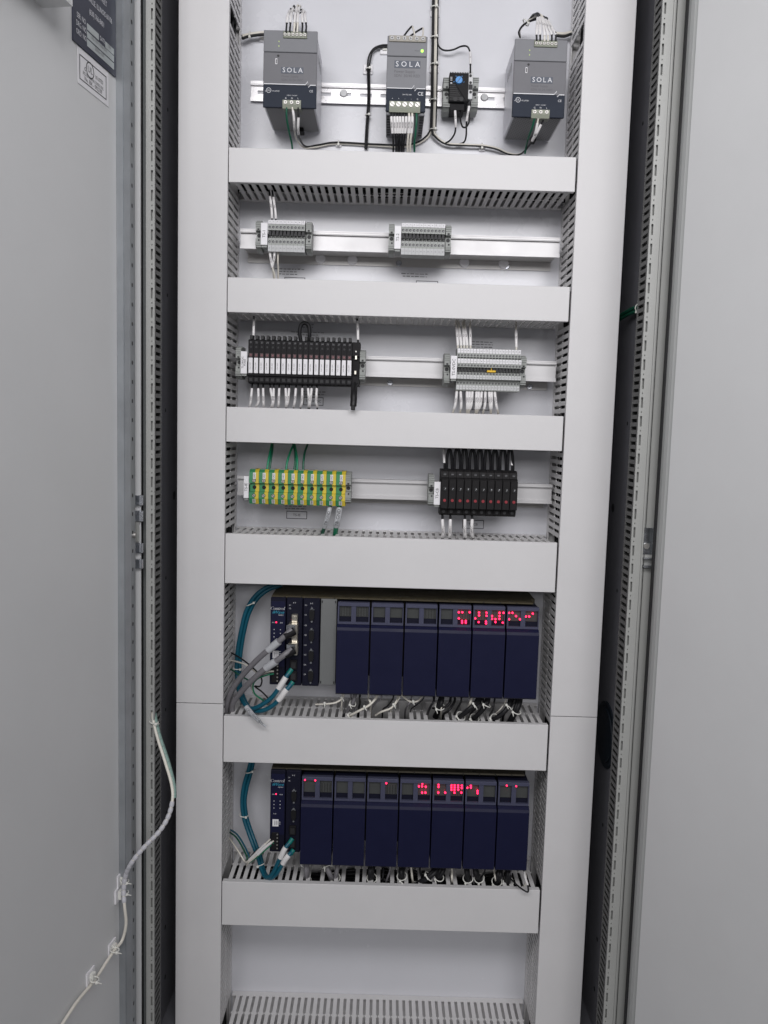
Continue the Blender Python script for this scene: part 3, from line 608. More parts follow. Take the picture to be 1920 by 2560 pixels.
# --- single level grey terminals (TS-1, TS-2)
def tb_meshes(w):
    g = w/2-0.00012; h = 0.0232
    b = MB(); b.px([(0.004, h), (0.0005, h-0.0068), (0.0, h-0.0070), (0.0, 0.0072), (0.010, 0.0068), (0.010, -0.0042), (0.0, -0.0046), (0.0, -h+0.0078), (0.0005, -h+0.0076), (0.003, -h), (0.036, -h), (0.036, h)], -g, g)
    mk = MB(); mk.add([(-g, 0.0030, h-0.0001), (g, 0.0030, h-0.0001), (g, -0.0006, h-0.0066), (-g, -0.0006, h-0.0066), (-g, 0.0038, h-0.0001), (g, 0.0038, h-0.0001), (g, 0.0003, h-0.0066), (-g, 0.0003, h-0.0066)], [(0, 1, 2, 3), (4, 5, 6, 7), (0, 1, 5, 4), (2, 3, 7, 6), (0, 3, 7, 4), (1, 2, 6, 5)])
    mk2 = MB(); mk2.add([(-g, -0.0008, -h+0.0078), (g, -0.0008, -h+0.0078), (g, 0.0014, -h-0.0014), (-g, 0.0014, -h-0.0014), (-g, 0.0004, -h+0.0078), (g, 0.0004, -h+0.0078), (g, 0.0028, -h-0.0014), (-g, 0.0028, -h-0.0014)], [(0, 1, 2, 3), (4, 5, 6, 7), (0, 1, 5, 4), (2, 3, 7, 6), (0, 3, 7, 4), (1, 2, 6, 5)])
    sc = MB()
    for zz in (0.0117, -0.0102): sc.cyl((-0.0002, 0.0002, zz), (0, -0.0004, 0), 0.0020, 12, 0); sc.cyl((0.0002, -0.0002, zz-0.0003), (0, -0.0003, 0), 0.0013, 10, 1)
    j = MB(); j.box(-g*0.72, g*0.72, 0.0015, 0.0101, -0.0005, 0.0064, 0); j.box(-g*0.2, g*0.95, 0.0045, 0.0101, -0.0040, -0.0010, 1); j.cyl((g*0.35, 0.0044, -0.0026), (0, -0.0004, 0), 0.0012, 10, 0)
    return b.mesh('body', tb_m), mk.mesh('marker', white_m), mk2.mesh('marker', off_m), sc.mesh('screw', [hole_m, grey_ink_m]), j.mesh('jumper_slot', [hole_m, tb2_m])
def strip1(x0, x1, n, zc, y, nm):
    p = (x1-x0)/n; ME = tb_meshes(p)
    for k in range(n):
        t = thing('terminal_block', '%s grey terminal block from the left in the %s row' % (ORD[k], nm), 'terminal block', (x0+(k+0.5)*p, y, zc), 'terminal blocks of strip '+nm)
        for n_, me in zip(('body', 'marker', 'marker', 'screw', 'jumper_slot'), ME): inst(n_, me, t)
        a = MB(); q = t['_o']
        a.text(str(k+1), 0.0030, (q[0], q[1]+0.0006, q[2]+0.0200), (0, 0, 1), (-1, 0, 0)); a.text(str(k+1), 0.0030, (q[0], q[1]-0.0006, q[2]-0.0198), (0, 0, 1), (-1, 0, 0)); a.build('number', grey_ink_m, t)
strip1(0.0575, 0.1146, 10, 1.5637, 0.025, 'TS-1'); strip1(0.2635, 0.3311, 12, 1.5648, 0.025, 'TS-2')
tagplate(0.0466, 0.0570, 1.5478, 1.5812, 0.0225, ['TS-1'], 'white tag reading TS-1'); tagplate(0.2528, 0.2632, 1.5475, 1.5822, 0.0225, ['TS-2'], 'white tag reading TS-2')
clamp(0.0425, 0.026, 1.564, 'grey end clamp left of the TS-1 tag'); clamp(0.1203, 0.026, 1.564, 'grey end clamp closing the TS-1 strip on its right')
clamp(0.2484, 0.026, 1.565, 'grey end clamp left of the TS-2 tag'); clamp(0.3365, 0.026, 1.565, 'grey end clamp closing the TS-2 strip on its right')
# --- fuse terminals (TS-24VDC)
def fuse_strip():
    x0, x1, n, zc, y = 0.0297, 0.1925, 19, 1.3703, 0.020; p = (x1-x0)/n; g = p/2-0.00018
    b = MB(); b.px([(0.006, 0.0335), (0.001, 0.0320), (0.0, 0.012), (0.0, -0.0225), (0.003, -0.0240), (0.003, -0.0330), (0.006, -0.0345), (0.041, -0.0345), (0.041, 0.0335)], -g, g)
    tt = MB(); tt.cbox(-g*0.55, g*0.55, 0.004, 0.020, 0.0336, 0.0400, 0.0004)
    mk = MB(); mk.cbox(-g*0.78, g*0.78, -0.0022, 0.0005, -0.0190, 0.0048, 0.0005)
    ld = MB(); ld.box(-g*0.6, g*0.6, -0.0007, -0.0001, 0.0062, 0.0118)
    ld2 = MB(); ld2.cyl((0.0002, -0.0007, 0.0090), (0, -0.0005, 0), 0.0010, 10)
    hl = MB(); hl.cyl((0, 0.0003, 0.0215), (0, -0.0006, 0), 0.0017, 12); hl.box(-g*0.6, g*0.6, 0.0024, 0.0029, -0.0310, -0.0262)
    ME = [('body', b.mesh('body', black_m)), ('release_tab', tt.mesh('release_tab', black2_m)), ('marker', mk.mesh('marker', white_m)), ('lamp_window', ld.mesh('lamp_window', darkred_m)), ('lamp', ld2.mesh('lamp', led_dim_m)), ('screw_hole', hl.mesh('screw_hole', hole_m))]
    for k in range(n):
        t = thing('fuse_holder', '%s black fuse holder from the left beside the TS-24VDC tag' % ORD[k], 'fuse holder', (x0+(k+0.5)*p, y, zc), 'fuse holders with white markers')
        for n_, me in ME:
            if n_ == 'release_tab' and k == 9: continue
            inst(n_, me, t)
        q = t['_o']; a = MB(); a.text(str(21+k), 0.0038, (q[0], q[1]+0.0004, q[2]+0.0285)); a.build('number', grey_ink_m, t)
        a = MB(); a.text('0.5A 250V', 0.0026, (q[0]-0.0004, q[1]-0.0025, q[2]-0.008), (0, 0, 1), (-1, 0, 0)); a.build('marker_print', grey_ink_m, t)
    # open holder at the right end
    t = thing('fuse_holder', 'black fuse holder swung open at the right end of the fuse row', 'fuse holder', (0.1985, y, zc))
    m = MB(); m.px([(0.004, 0.0335), (0.002, 0.012), (0.006, 0.010), (0.006, -0.020), (0.004, -0.034), (0.041, -0.034), (0.041, 0.0335)], 0.1928-0, 0.2043, 0)
    for v in m.v: v.y += y; v.z += zc
    m.build('body', black_m, t)
    m = MB(); m.cbox(0.1965, 0.2000, y+0.001, y+0.005, zc+0.0065, zc+0.0130, 0.0005); m.cbox(0.1960, 0.1995, y+0.001, y+0.005, zc-0.0165, zc-0.0105, 0.0005); m.build('contact_clip', conn_m, t)
    m = MB(); m.cyl((0.1980, y+0.002, zc+0.0190), (0, -0.001, 0), 0.0012, 10); m.build('screw', screw_m, t)
    pts = [V5(1305, 985, 0.012), V5(1300, 1060, -0.004), V5(1297, 1140, -0.010), V5(1293, 1190, -0.012)]
    m = MB(); m.tube(spline(pts), 0.0052, 10); c = pts[-1]; m.cbox(c.x-0.0032, c.x+0.0032, c.y-0.004, c.y+0.004, c.z-0.006, c.z+0.001, 0.0008); m.build('lever', black2_m, t)
fuse_strip()
tagplate(0.0186, 0.0286, 1.3500, 1.3845, 0.0175, ['TS-24VDC', 'FUSES'], 'white tag reading TS-24VDC FUSES', 0.0042)
clamp(0.0145, 0.021, 1.368, 'grey end clamp left of the TS-24VDC tag', CLB); clamp(0.2088, 0.021, 1.368, 'grey end clamp right of the opened fuse holder', CLB)
# --- double level terminals (TS-0VDC)
def double_strip():
    x0, x1, n, zc, y = 0.3568, 0.4568, 20, 1.3675, 0.018; p = (x1-x0)/n; g = p/2-0.0001
    b = MB(); b.px([(0.014, 0.0330), (0.010, 0.0320), (0.009, 0.0165), (0.001, 0.0160), (0.0, 0.0140), (0.0, 0.0025), (0.008, 0.0022), (0.008, -0.0052), (0.0, -0.0055), (0.0, -0.0160), (0.009, -0.0170), (0.010, -0.0330), (0.044, -0.0330), (0.044, 0.0330)], -g, g)
    def mk(y0, z0, z1): return MB().cbox(-g*0.94, g*0.94, y0-0.0010, y0+0.0004, z0, z1, 0.0003)
    sc = MB()
    for yy, zz in ((0.0092, 0.0215), (0.0, 0.0052), (0.0, -0.0075), (0.0094, -0.0215)): sc.cyl((0, yy+0.0002, zz), (0, -0.0005, 0), 0.0016, 10, 0); sc.cyl((0.0003, yy-0.0003, zz-0.0002), (0, -0.0002, 0), 0.0009, 8, 1)
    j = MB(); j.box(-g*0.72, g*0.72, 0.002, 0.0082, -0.0046, 0.0016); j.box(-g*0.85, g*0.85, 0.0084, 0.0089, 0.0168, 0.0188)
    ME = [('body', b.mesh('body', tb_m)), ('marker', mk(0.0100, 0.0250, 0.0318).mesh('marker', white_m)), ('marker', mk(0.0002, 0.0085, 0.0152).mesh('marker', white_m)), ('marker', mk(0.0002, -0.0158, -0.0098).mesh('marker', off_m)), ('marker', mk(0.0100, -0.0318, -0.0250).mesh('marker', off_m)), ('screw', sc.mesh('screw', [hole_m, grey_ink_m])), ('jumper_slot', j.mesh('jumper_slot', hole_m))]
    for k in range(n):
        t = thing('terminal_block', '%s double-level terminal block from the left beside the TS-0VDC tag' % ORD[k], 'terminal block', (x0+(k+0.5)*p, y, zc), 'terminal blocks of strip TS-0VDC')
        for n_, me in ME: inst(n_, me, t)
        q = t['_o']; a = MB()
        for yy, zz in ((0.0088, 0.0284), (-0.0010, 0.0118), (-0.0010, -0.0128), (0.0088, -0.0284)): a.text(str(k+1), 0.0030, (q[0], q[1]+yy-0.0002, q[2]+zz), (0, 0, 1), (-1, 0, 0))
        a.build('number', grey_ink_m, t)
    a, b_ = V6(820, 790, 0.018), V6(895, 790, 0.018); m = MB(); m.cbox(a.x, b_.x, 0.0155, 0.024, a.z-0.0014, a.z+0.0016, 0.0004)
    c = (a.x+b_.x)/2; m.box(c-0.0005, c+0.0005, 0.0165, 0.024, a.z+0.0016, a.z+0.0048); m.build('jumper_bar', yjump_m)
    j = bpy.data.objects['jumper_bar']; tag(j, 'small yellow jumper bar plugged across two TS-0VDC terminals', 'jumper')
double_strip()
tagplate(0.3462, 0.3562, 1.3512, 1.3868, 0.0155, ['TS-0VDC'], 'white tag reading TS-0VDC', 0.0066)
clamp(0.3412, 0.021, 1.3665, 'grey end clamp left of the TS-0VDC tag', CLB); clamp(0.4612, 0.024, 1.3665, 'grey end clamp closing the TS-0VDC strip on its right', CLB)
# --- ground terminals (TS-IE)
def ground_strip():
    x0, x1, n, zc, y = 0.0338, 0.1868, 10, 1.1733, 0.020; p = (x1-x0)/n; g = p/2-0.0002
    pr = [(0.008, 0.0275), (0.0005, 0.0235), (0.0, 0.0060), (0.006, 0.0050), (0.006, -0.0075), (0.0, -0.0085), (0.0, -0.0185), (0.005, -0.0275), (0.041, -0.0275), (0.041, 0.0275)]
    ba = MB().px(pr, -g, 0.0012).mesh('body', green_m); bb = MB().px(pr, 0.0014, g).mesh('body', yellow_m)
    mk = MB(); mk.cbox(-0.0016, 0.0030, -0.0012, 0.0004, 0.0125, 0.0225, 0.0003)
    mk2 = MB(); mk2.add([(-0.0024, 0.0003, -0.0196), (0.0026, 0.0003, -0.0196), (0.0026, 0.0036, -0.0262), (-0.0024, 0.0036, -0.0262), (-0.0024, 0.0012, -0.0196), (0.0026, 0.0012, -0.0196), (0.0026, 0.0044, -0.0262), (-0.0024, 0.0044, -0.0262)], [(0, 1, 2, 3), (4, 5, 6, 7), (0, 1, 5, 4), (2, 3, 7, 6), (0, 3, 7, 4), (1, 2, 6, 5)])
    ss = []
    for zz, yy, m_ in ((0.0098, 0.0001, 0), (-0.0010, 0.0061, 1), (-0.0138, 0.0001, 0)):
        s = MB(); s.cyl((0, yy, zz), (0, -0.0006, 0), 0.0031, 16, 1); s.cyl((0, yy-0.0006, zz), (0, -0.0004, 0), 0.0025, 14, 0); a = 0.5+zz*90
        c = Vector((0, yy-0.0012, zz)); d = Vector((math.cos(a), 0, math.sin(a)))*0.0024; e = Vector((-math.sin(a), 0, math.cos(a)))*0.0003; s.add([c-d-e, c+d-e, c+d+e, c-d+e], [(0, 1, 2, 3)], 1)
        ss.append(s.mesh('screw', [(screw_m, brk_m)[m_], hole_m]))
    me_mk = mk.mesh('marker', white_m); me_mk2 = mk2.mesh('marker', off_m); jb = MB().box(-g*0.9, g*0.2, 0.010, 0.028, 0.0276, 0.0285).mesh('wire_entry', tb2_m)
    for k in range(n):
        t = thing('ground_terminal', '%s green and yellow ground terminal from the left beside the TS-IE tag' % ORD[k], 'ground terminal', (x0+(k+0.5)*p, y, zc), 'green and yellow ground terminals')
        inst('green_half', ba, t); inst('yellow_half', bb, t); inst('marker', me_mk, t); inst('marker', me_mk2, t); inst('wire_entry', jb, t)
        for s in ss: inst('screw', s, t)
        q = t['_o']; a = MB(); a.text('GRD', 0.0038, (q[0]+0.0008, q[1]-0.0015, q[2]+0.0176), (0, 0, 1), (-1, 0, 0)); a.text('GRD', 0.0030, (q[0]+0.0002, q[1]+0.0012, q[2]-0.0228), (0, -0.45, 0.9), (-1, 0, 0)); a.build('lettering', ink_m, t)
ground_strip()
tagplate(0.0256, 0.0334, 1.1550, 1.1900, 0.0175, ['TS-IE'], 'white tag reading TS-IE')
clamp(0.1910, 0.021, 1.1745, 'grey end clamp right of the ground terminals', CLB)
# --- circuit breakers (TS-CB)
def breakers():
    x0, x1, n, zc, y = 0.3376, 0.4590, 10, 1.1725, 0.012; p = (x1-x0)/n; g = p/2-0.0003
    b = MB(); b.px([(0.018, 0.0365), (0.012, 0.0335), (0.010, 0.0245), (0.004, 0.0225), (0.004, -0.0245), (0.010, -0.0255), (0.012, -0.034), (0.018, -0.0365), (0.049, -0.0365), (0.049, 0.0365)], -g, g)
    fr = MB(); fr.cbox(-g*0.97, g*0.97, 0.0, 0.0045, -0.0245, 0.0215, 0.0006)
    bt = MB(); bt.cyl((0.0002, 0.0, 0.0065), (0, -0.0016, 0), 0.0036, 16)
    rb = MB(); rb.cyl((0.0002, 0.0, -0.0115), (0, -0.0010, 0), 0.0024, 12)
    sc = MB(); sc.cyl((0, 0.0101, 0.0292), (0, -0.0008, 0), 0.0028, 14, 0); sc.box(-0.0018, 0.0018, 0.0088, 0.0092, 0.0288, 0.0296, 1); sc.cyl((0, 0.0112, -0.0300), (0, -0.0008, 0), 0.0026, 14, 0)
    ME = [('body', b.mesh('body', brk_m)), ('front_face', fr.mesh('front_face', brk_m)), ('reset_button', bt.mesh('reset_button', black2_m)), ('trip_indicator', rb.mesh('trip_indicator', red_m)), ('screw', sc.mesh('screw', [hole_m, grey_ink_m]))]
    for k in range(n):
        t = thing('circuit_breaker', '%s black circuit breaker from the left beside the TS-CB tag' % ORD[k], 'circuit breaker', (x0+(k+0.5)*p, y, zc), 'black circuit breakers with red dots')
        for n_, me in ME: inst(n_, me, t)
        q = t['_o']; a = MB(); a.text('7', 0.0042, (q[0]+0.0004, q[1]-0.0018, q[2]+0.0065), slant=0.2); a.build('rating_mark', wht_ink_m, t)
breakers()
tagplate(0.3272, 0.3372, 1.1528, 1.1895, 0.0175, ['TS-CB'], 'white tag reading TS-CB')
clamp(0.3230, 0.021, 1.1750, 'grey end clamp left of the TS-CB tag', CLB)

# --- thermostat on the top rail
def thermostat():
    Y = 0.066; a = V2(587, 578, Y); b = V2(735, 868, Y); x0, x1, z1, z0 = a.x, b.x, a.z, b.z
    t = thing('thermostat', 'small black thermostat with blue dial on the top rail', 'thermostat', ((x0+x1)/2, Y, z0))
    m = MB(); m.cbox(x0, x1, Y, D-0.009, z0+0.010, z1, 0.001); m.box(x0+0.003, x1-0.006, Y+0.006, D-0.012, z0, z0+0.0098); m.build('body', black_m, t)
    v = MB()
    for k in range(12): v.box(x0+0.001+k*(x1-x0)/12, x0+0.0024+k*(x1-x0)/12, Y+0.001, Y+0.02, z1, z1+0.0014)
    v.build('vent_rib', black2_m, t)
    w = x1-x0; f = MB(); zc = (z0+z1)/2
    for k in range(8): f.box(x0+0.001, x0+w*(0.30+0.055*k), Y-0.0006, Y, zc+0.008-k*0.0031, zc+0.0094-k*0.0031)
    f.build('grille_slat', black2_m, t)
    p = MB(); p.py([(x0+w*0.30, z1-0.004), (x0+w*0.97, z1-0.004), (x0+w*0.97, zc-0.013), (x0+w*0.9, zc-0.016), (x0+w*0.28, zc+0.012)], Y-0.0012, Y-0.0001); p.build('dial_plate', brk_m, t)
    c = V2(661, 645, Y); dl = MB(); dl.cyl((c.x, Y-0.0012, c.z), (0, -0.0030, 0), 0.0058, 20, 0, 0.0052); dl.build('dial', blue_dial_m, t)
    d = MB(); d.add([(c.x-0.0030, Y-0.0044, c.z-0.0034), (c.x-0.0022, Y-0.0044, c.z-0.0038), (c.x+0.0030, Y-0.0044, c.z+0.0034), (c.x+0.0022, Y-0.0044, c.z+0.0038)], [(0, 1, 2, 3)]); d.build('dial_slot', slate_m, t)
    d = MB()
    for k in range(9):
        an = math.radians(-50+k*35); d.text(('-', '10', '-', '20', '-', '40', '-', '60', '-')[k], 0.0022, (c.x+0.0078*math.cos(an), Y-0.0014, c.z+0.0078*math.sin(an)))
    d.build('scale', blue_dial_m, t)
    d = MB()
    for i in range(2):
        for k in range(3): d.box(x0+0.0018+i*0.0016, x0+0.0028+i*0.0016, Y-0.0004, Y-0.0001, z1-0.012+k*0.0021, z1-0.0108+k*0.0021)
    d.box(x0+0.0018, x0+0.0046, Y-0.0004, Y-0.0001, z1-0.0165, z1-0.0150); d.build('legend', wht_ink_m, t)
    h = MB()
    for vx in (632, 680): q = V2(vx, 790, Y); h.cyl((q.x, Y-0.0001, q.z), (0, -0.0006, 0), 0.0034, 14)
    h.build('screw_hole', hole_m, t)
    # white terminal beside it
    a = V2(739, 565, Y); b = V2(768, 790, Y); t2 = thing('terminal_block', 'narrow white terminal block right beside the thermostat', 'terminal block', (a.x, Y, b.z))
    m = MB(); m.cbox(a.x, b.x, Y, D-0.009, b.z, a.z, 0.0006); m.build('body', off_m, t2)
    h = MB()
    for vy in (605, 660, 735): q = V2(754, vy, Y); h.cyl((q.x, Y-0.0001, q.z), (0, -0.0005, 0), 0.0021, 12)
    q = V2(754, 695, Y); h.box(q.x-0.003, q.x+0.003, Y-0.0005, Y-0.0001, q.z-0.004, q.z+0.004); h.build('screw_hole', hole_m, t2)
    for vx, lab in ((564, 'grey end clamp just left of the thermostat'), (789, 'grey end clamp just right of the white terminal by the thermostat')):
        q = V2(vx, 735, 0.074); clamp(q.x, 0.074, q.z, lab, CLT)
CLT = clamp_parts(0.0108, 0.052, 0.034)
thermostat()

# ================================================================== controllers
def connector_db(mb, x, z, y):
    mb.cbox(x-0.0042, x+0.0042, y-0.0022, y, z-0.0105, z+0.0105, 0.0014)
LED1 = [V10(x, y, 0.0) for x, y in ((648, 455), (678, 455), (742, 455), (648, 508), (676, 530), (708, 530), (676, 546), (708, 546), (823, 458), (823, 482), (790, 508), (820, 540), (888, 458), (888, 485), (883, 535), (883, 551),
        (935, 487), (935, 512), (965, 515), (998, 512), (1000, 460), (1000, 487), (1035, 460), (965, 540), (1028, 545), (1083, 460), (1112, 460), (1143, 488), (1083, 515), (1177, 515), (1228, 492), (1257, 492), (1288, 467))]
LED2 = [V11(x, y, 0.0) for x, y in ((838, 418), (935, 422), (1605, 450))]+[V12(x, y, 0.0) for x, y in ((470, 418), (440, 440), (468, 440), (500, 445), (468, 495), (497, 495), (610, 425), (610, 445), (608, 495), (668, 495), (722, 430), (750, 430), (780, 432), (812, 435), (722, 450), (750, 450), (780, 450), (812, 455), (722, 470), (748, 470), (780, 470), (748, 495), (808, 495), (860, 452), (890, 435), (890, 452), (948, 480), (948, 500), (1200, 432), (1282, 437))]
def io_module(x0, x1, zt, zb, zs, label, leds, dots, group):
    """zt top, zs ridge, zb bottom: display head above, flip cover below"""
    w = x1-x0; Y = 0.0035; t = thing('input_module', label, 'controller module', ((x0+x1)/2, 0.03, zb), group)
    m = MB(); m.cbox(x0+0.0012, x1-0.0012, 0.012, 0.05, zb+0.002, zt-0.0005, 0.0008); m.build('core', navy_dk_m, t)
    m = MB(); m.px([(-0.0060, zs-0.006), (-0.0042, zs-0.0015), (0.0005, zs+0.0022), (0.012, zs+0.0022), (0.012, zb), (-0.001, zb), (-0.0050, zb+0.003)], x0+0.0005, x1-0.0005); m.build('flip_cover', navy_m, t)
    # display head with two window openings
    xm0, xm1 = x0+w*0.43, x0+w*0.575; zA, zB = zs+0.0062, zt-0.0062
    m = MB(); yf, yb = 0.0015, 0.0105
    m.cbox(x0+0.0008, x1-0.0008, yf, yb, zB, zt, 0.0006); m.box(x0+0.0008, x1-0.0008, yf, yb, zs+0.0026, zA)
    m.box(x0+0.0008, x0+0.0034, yf, yb, zA, zB); m.box(x1-0.0022, x1-0.0008, yf, yb, zA, zB); m.box(xm0, xm1, yf, yb, zA, zB); m.build('bezel', navy_fr_m, t)
    for a, b, dd in ((x0+0.0034, xm0, dots[0]), (xm1, x1-0.0022, dots[1])):
        m = MB(); m.box(a+0.0003, b-0.0003, 0.0068, 0.0085, zA+0.0078, zB-0.0004); m.box(a+0.0003, b-0.0003, 0.0066, 0.0085, zB-0.0028, zB-0.0004, 0); wn = m.build('window', lcd_m, t)
        m = MB(); m.box(a+0.0003, b-0.0003, 0.0062, 0.0085, zA, zA+0.0074); m.build('window_shade', navy_dk_m, wn)
        if dd:
            q = MB()
            for i in range(4):
                for k in range(6): q.cyl((a+(b-a)*(0.17+0.22*i), 0.0068, zA+0.0098+k*0.0025), (0, -0.0004, 0), 0.0011, 8)
            q.build('dark_lamp', lcd_dot_m, wn)
    mine = [l for l in leds if x0 < l.x < x1]
    if mine:
        q = MB()
        for l in mine: q.cyl((l.x, 0.0030, l.z), (0, -0.0022, 0), 0.0016, 10, 0, 0.0012)
        q.build('lit_lamp', led_m, t)
    return t
def cpu(x0, x1, zt, zb, label, logo=True):
    w = x1-x0; Y = 0.0075; t = thing('processor_module', label, 'controller module', ((x0+x1)/2, 0.03, zb), 'processor modules')
    m = MB(); m.cbox(x0+0.0003, x1-0.0003, Y, 0.05, zb, zt, 0.001); m.build('body', navy_dk_m, t)
    m = MB(); m.box(x0+0.0014, x1-0.0014, Y-0.0005, Y-0.0001, zb+0.03, zt-0.006); m.build('face_sheet', navy_m, t)
    a = MB(); y = Y-0.0008; zc = zt-0.0175
    a.text('Control', 0.0074, (x0+w*0.46, y, zc), slant=0.22, sx=0.95); a.text('Control', 0.0074, (x0+w*0.46+0.0003, y, zc), slant=0.22, sx=0.95); a.text('MICRO', 0.0026, (x0+w*0.68, y, zc-0.0108), slant=0.2)
    for k in range(3):
        for xx in (0.26, 0.66): a.box(x0+w*xx-0.0006, x0+w*xx+0.0006, y, y+0.0002, zt-0.0525-k*0.006, zt-0.0512-k*0.006)
    a.text('PLR', 0.0024, (x0+w*0.20, y, zt-0.0405)); a.text('IDLE', 0.0024, (x0+w*0.72, y, zt-0.0405)); a.text('RUN', 0.0022, (x0+w*0.32, y, zt-0.0735)); a.box(x0+w*0.36, x0+w*0.70, y, y+0.0002, zt-0.0880, zt-0.0872); a.box(x0+w*0.28, x0+w*0.70, y, y+0.0002, zt-0.0912, zt-0.0905)
    a.build('lettering', wht_ink_m, t)
    b = MB(); b.text('Wave', 0.0072, (x0+w*0.56, y, zc-0.0062), slant=0.22)
    for k in range(3): b.box(x0+w*0.12+k*0.0006, x0+w*0.24+k*0.0006, y, y+0.0002, zc-0.0080+k*0.0013, zc-0.0074+k*0.0013)
    b.build('wave_lettering', teal_ink_m, t)
    l = MB(); l.cyl((x0+w*0.39, Y-0.0006, zt-0.0400), (0, -0.0006, 0), 0.0011, 10); l.build('lit_lamp', led_m, t)
    s = MB(); s.box(x0+w*0.18, x0+w*0.58, Y-0.0008, Y-0.0005, zb+0.044, zb+0.056); sl = s.build('sticker', white_m, t)
    p = MB()
    for k in (0.32, 0.45): p.box(x0+w*k, x0+w*k+0.0006, Y-0.0010, Y-0.0008, zb+0.046, zb+0.054)
    p.build('sticker_print', grey_ink_m, sl)
    p = MB(); p.cbox(x0+w*0.12, x0+w*0.62, Y-0.0022, Y-0.0001, zb+0.004, zb+0.034, 0.001); p.build('power_plug', black_m, t)
    p = MB()
    for k in range(5): p.cyl((x0+w*0.52, Y-0.0022, zb+0.007+k*0.006), (0, -0.0005, 0), 0.0013, 10)
    p.build('plug_screw', screw_m, t)
    return t
def rack(x0, x1, zt, zb, label, rackb_m=rackb_m):
    t = thing('controller_rack', label, 'rack', (x0, D, zb), 'controller racks')
    m = MB(); m.cbox(x0, x1, 0.0505, D-0.0005, zb, zt, 0.001); m.build('housing', rackb_m, t)
    m = MB(); m.box(x0+0.001, x1-0.008, 0.0140, 0.0503, zt-0.0018, zt+0.0006); m.build('top_shelf', rackb_m, t)
    n = int((x1-x0)/0.0265); v = MB()
    for k in range(n):
        xx = x0+0.012+k*0.0265; v.box(xx, xx+0.002, 0.018, 0.022, zt+0.0007, zt+0.0009); v.box(xx+0.0035, xx+0.0055, 0.018, 0.022, zt+0.0007, zt+0.0009); v.box(xx+0.010, xx+0.0108, 0.010, 0.0135, zt-0.0016, zt+0.0008)
    v.build('shelf_notch', hole_m, t)
# upper rack
rack(0.0720, 0.5010, 0.9995, 0.862, 'beige topped rack holding the upper row of controller modules')
U_N = [None]*6
cpu(0.0722, 0.0973, 0.9985, 0.8560, 'processor module with white lettering in the upper rack')
def comm(x0, x1, zt, zb, label, kind):
    w = x1-x0; Y = 0.0078; t = thing('communication_module', label, 'controller module', ((x0+x1)/2, 0.03, zb), 'communication modules')
    m = MB(); m.cbox(x0+0.0003, x1-0.0003, Y, 0.05, zb, zt, 0.001); m.build('body', navy_dk_m, t)
    m = MB(); m.box(x0+0.0014, x1-0.0014, Y-0.0005, Y-0.0001, zb+0.003, zt-0.003); m.build('face_sheet', navy_dk_m, t)
    a = MB(); y = Y-0.0007; a.text('R T', 0.0030, (x0+w*0.50, y, zt-0.0078)); H = zt-zb
    if kind == 'db':
        for k, f in enumerate((0.075, 0.185, 0.305, 0.415, 0.53, 0.64, 0.755, 0.865)): a.text('C%d' % (k//2+1), 0.0030, (x0+w*0.17, y, zt-f*H))
    else:
        a.text('C1', 0.0028, (x0+w*0.22, y, zt-0.0115)); a.text('C2', 0.0028, (x0+w*0.22, y, zt-0.017))
    a.build('lettering', wht_ink_m, t)
    if kind == 'db': ps = [(0.53, 0.18), (0.53, 0.415), (0.53, 0.65), (0.53, 0.88)]
    elif kind == 'rj': ps = []
    else: ps = [(0.55, 0.30), (0.55, 0.53)]
    for fx, fz in ps:
        c = Vector((x0+w*fx, Y-0.0006, zt-fz*H)); k = MB(); r = 0.0043; hh = 0.0088
        k.py([(c.x-r, c.z+hh*0.55), (c.x-r*0.55, c.z+hh), (c.x+r*0.55, c.z+hh), (c.x+r, c.z+hh*0.55), (c.x+r*0.85, c.z-hh*0.55), (c.x+r*0.45, c.z-hh), (c.x-r*0.45, c.z-hh), (c.x-r*0.85, c.z-hh*0.55)], Y-0.0045, Y-0.0005); po = k.build('serial_port', black2_m, t)
        k = MB(); k.cyl((c.x, Y-0.0005, c.z+hh+0.0022), (0, -0.004, 0), 0.0019, 6); k.cyl((c.x, Y-0.0005, c.z-hh-0.0020), (0, -0.003, 0), 0.0016, 6); k.cbox(c.x-0.0035, c.x+0.0035, Y-0.0035, Y-0.0005, c.z+hh*0.75, c.z+hh*1.05, 0.0004); k.build('jack_screw', zinc_m, po)
    if kind == 'rj':
        for vy in (545, 740):
            q = V9(745, vy, Y-0.004); k = MB(); k.cbox(q.x-0.0048, q.x+0.0046, Y-0.010, Y-0.0005, q.z-0.0065, q.z+0.0062, 0.0007); k.cbox(q.x-0.003, q.x+0.003, Y-0.0112, Y-0.0098, q.z-0.003, q.z+0.004, 0.0005); k.build('connector_latch', conn_m, t)
    if kind in ('rj', 'mix'):
        for f in ((0.755, 0.885) if kind == 'rj' else (0.72, 0.88)):
            k = MB(); k.cbox(x0+w*0.28, x0+w*0.72, Y-0.0040, Y-0.0004, zt-f*H-0.008, zt-f*H+0.008, 0.0006); po = k.build('network_port', black_m, t)
            k = MB(); k.box(x0+w*0.36, x0+w*0.64, Y-0.0046, Y-0.0041, zt-f*H-0.0055, zt-f*H+0.0045); k.build('port_hole', hole_m, po)
    return t
comm(0.0977, 0.1238, 0.9985, 0.8555, 'communication module with silver plugs and grey cables in the upper rack', 'rj')
comm(0.1243, 0.1514, 0.9982, 0.8552, 'communication module with four serial ports in the upper rack', 'db')
t = thing('blank_plate', 'plain grey blank slot plate beside the serial port module', 'cover plate', (0.165, 0.03, 0.855))
MB().cbox(0.1524, 0.1778, 0.0115, 0.05, 0.8565, 0.9975, 0.0006).build('plate', blank_m, t)
h = MB()
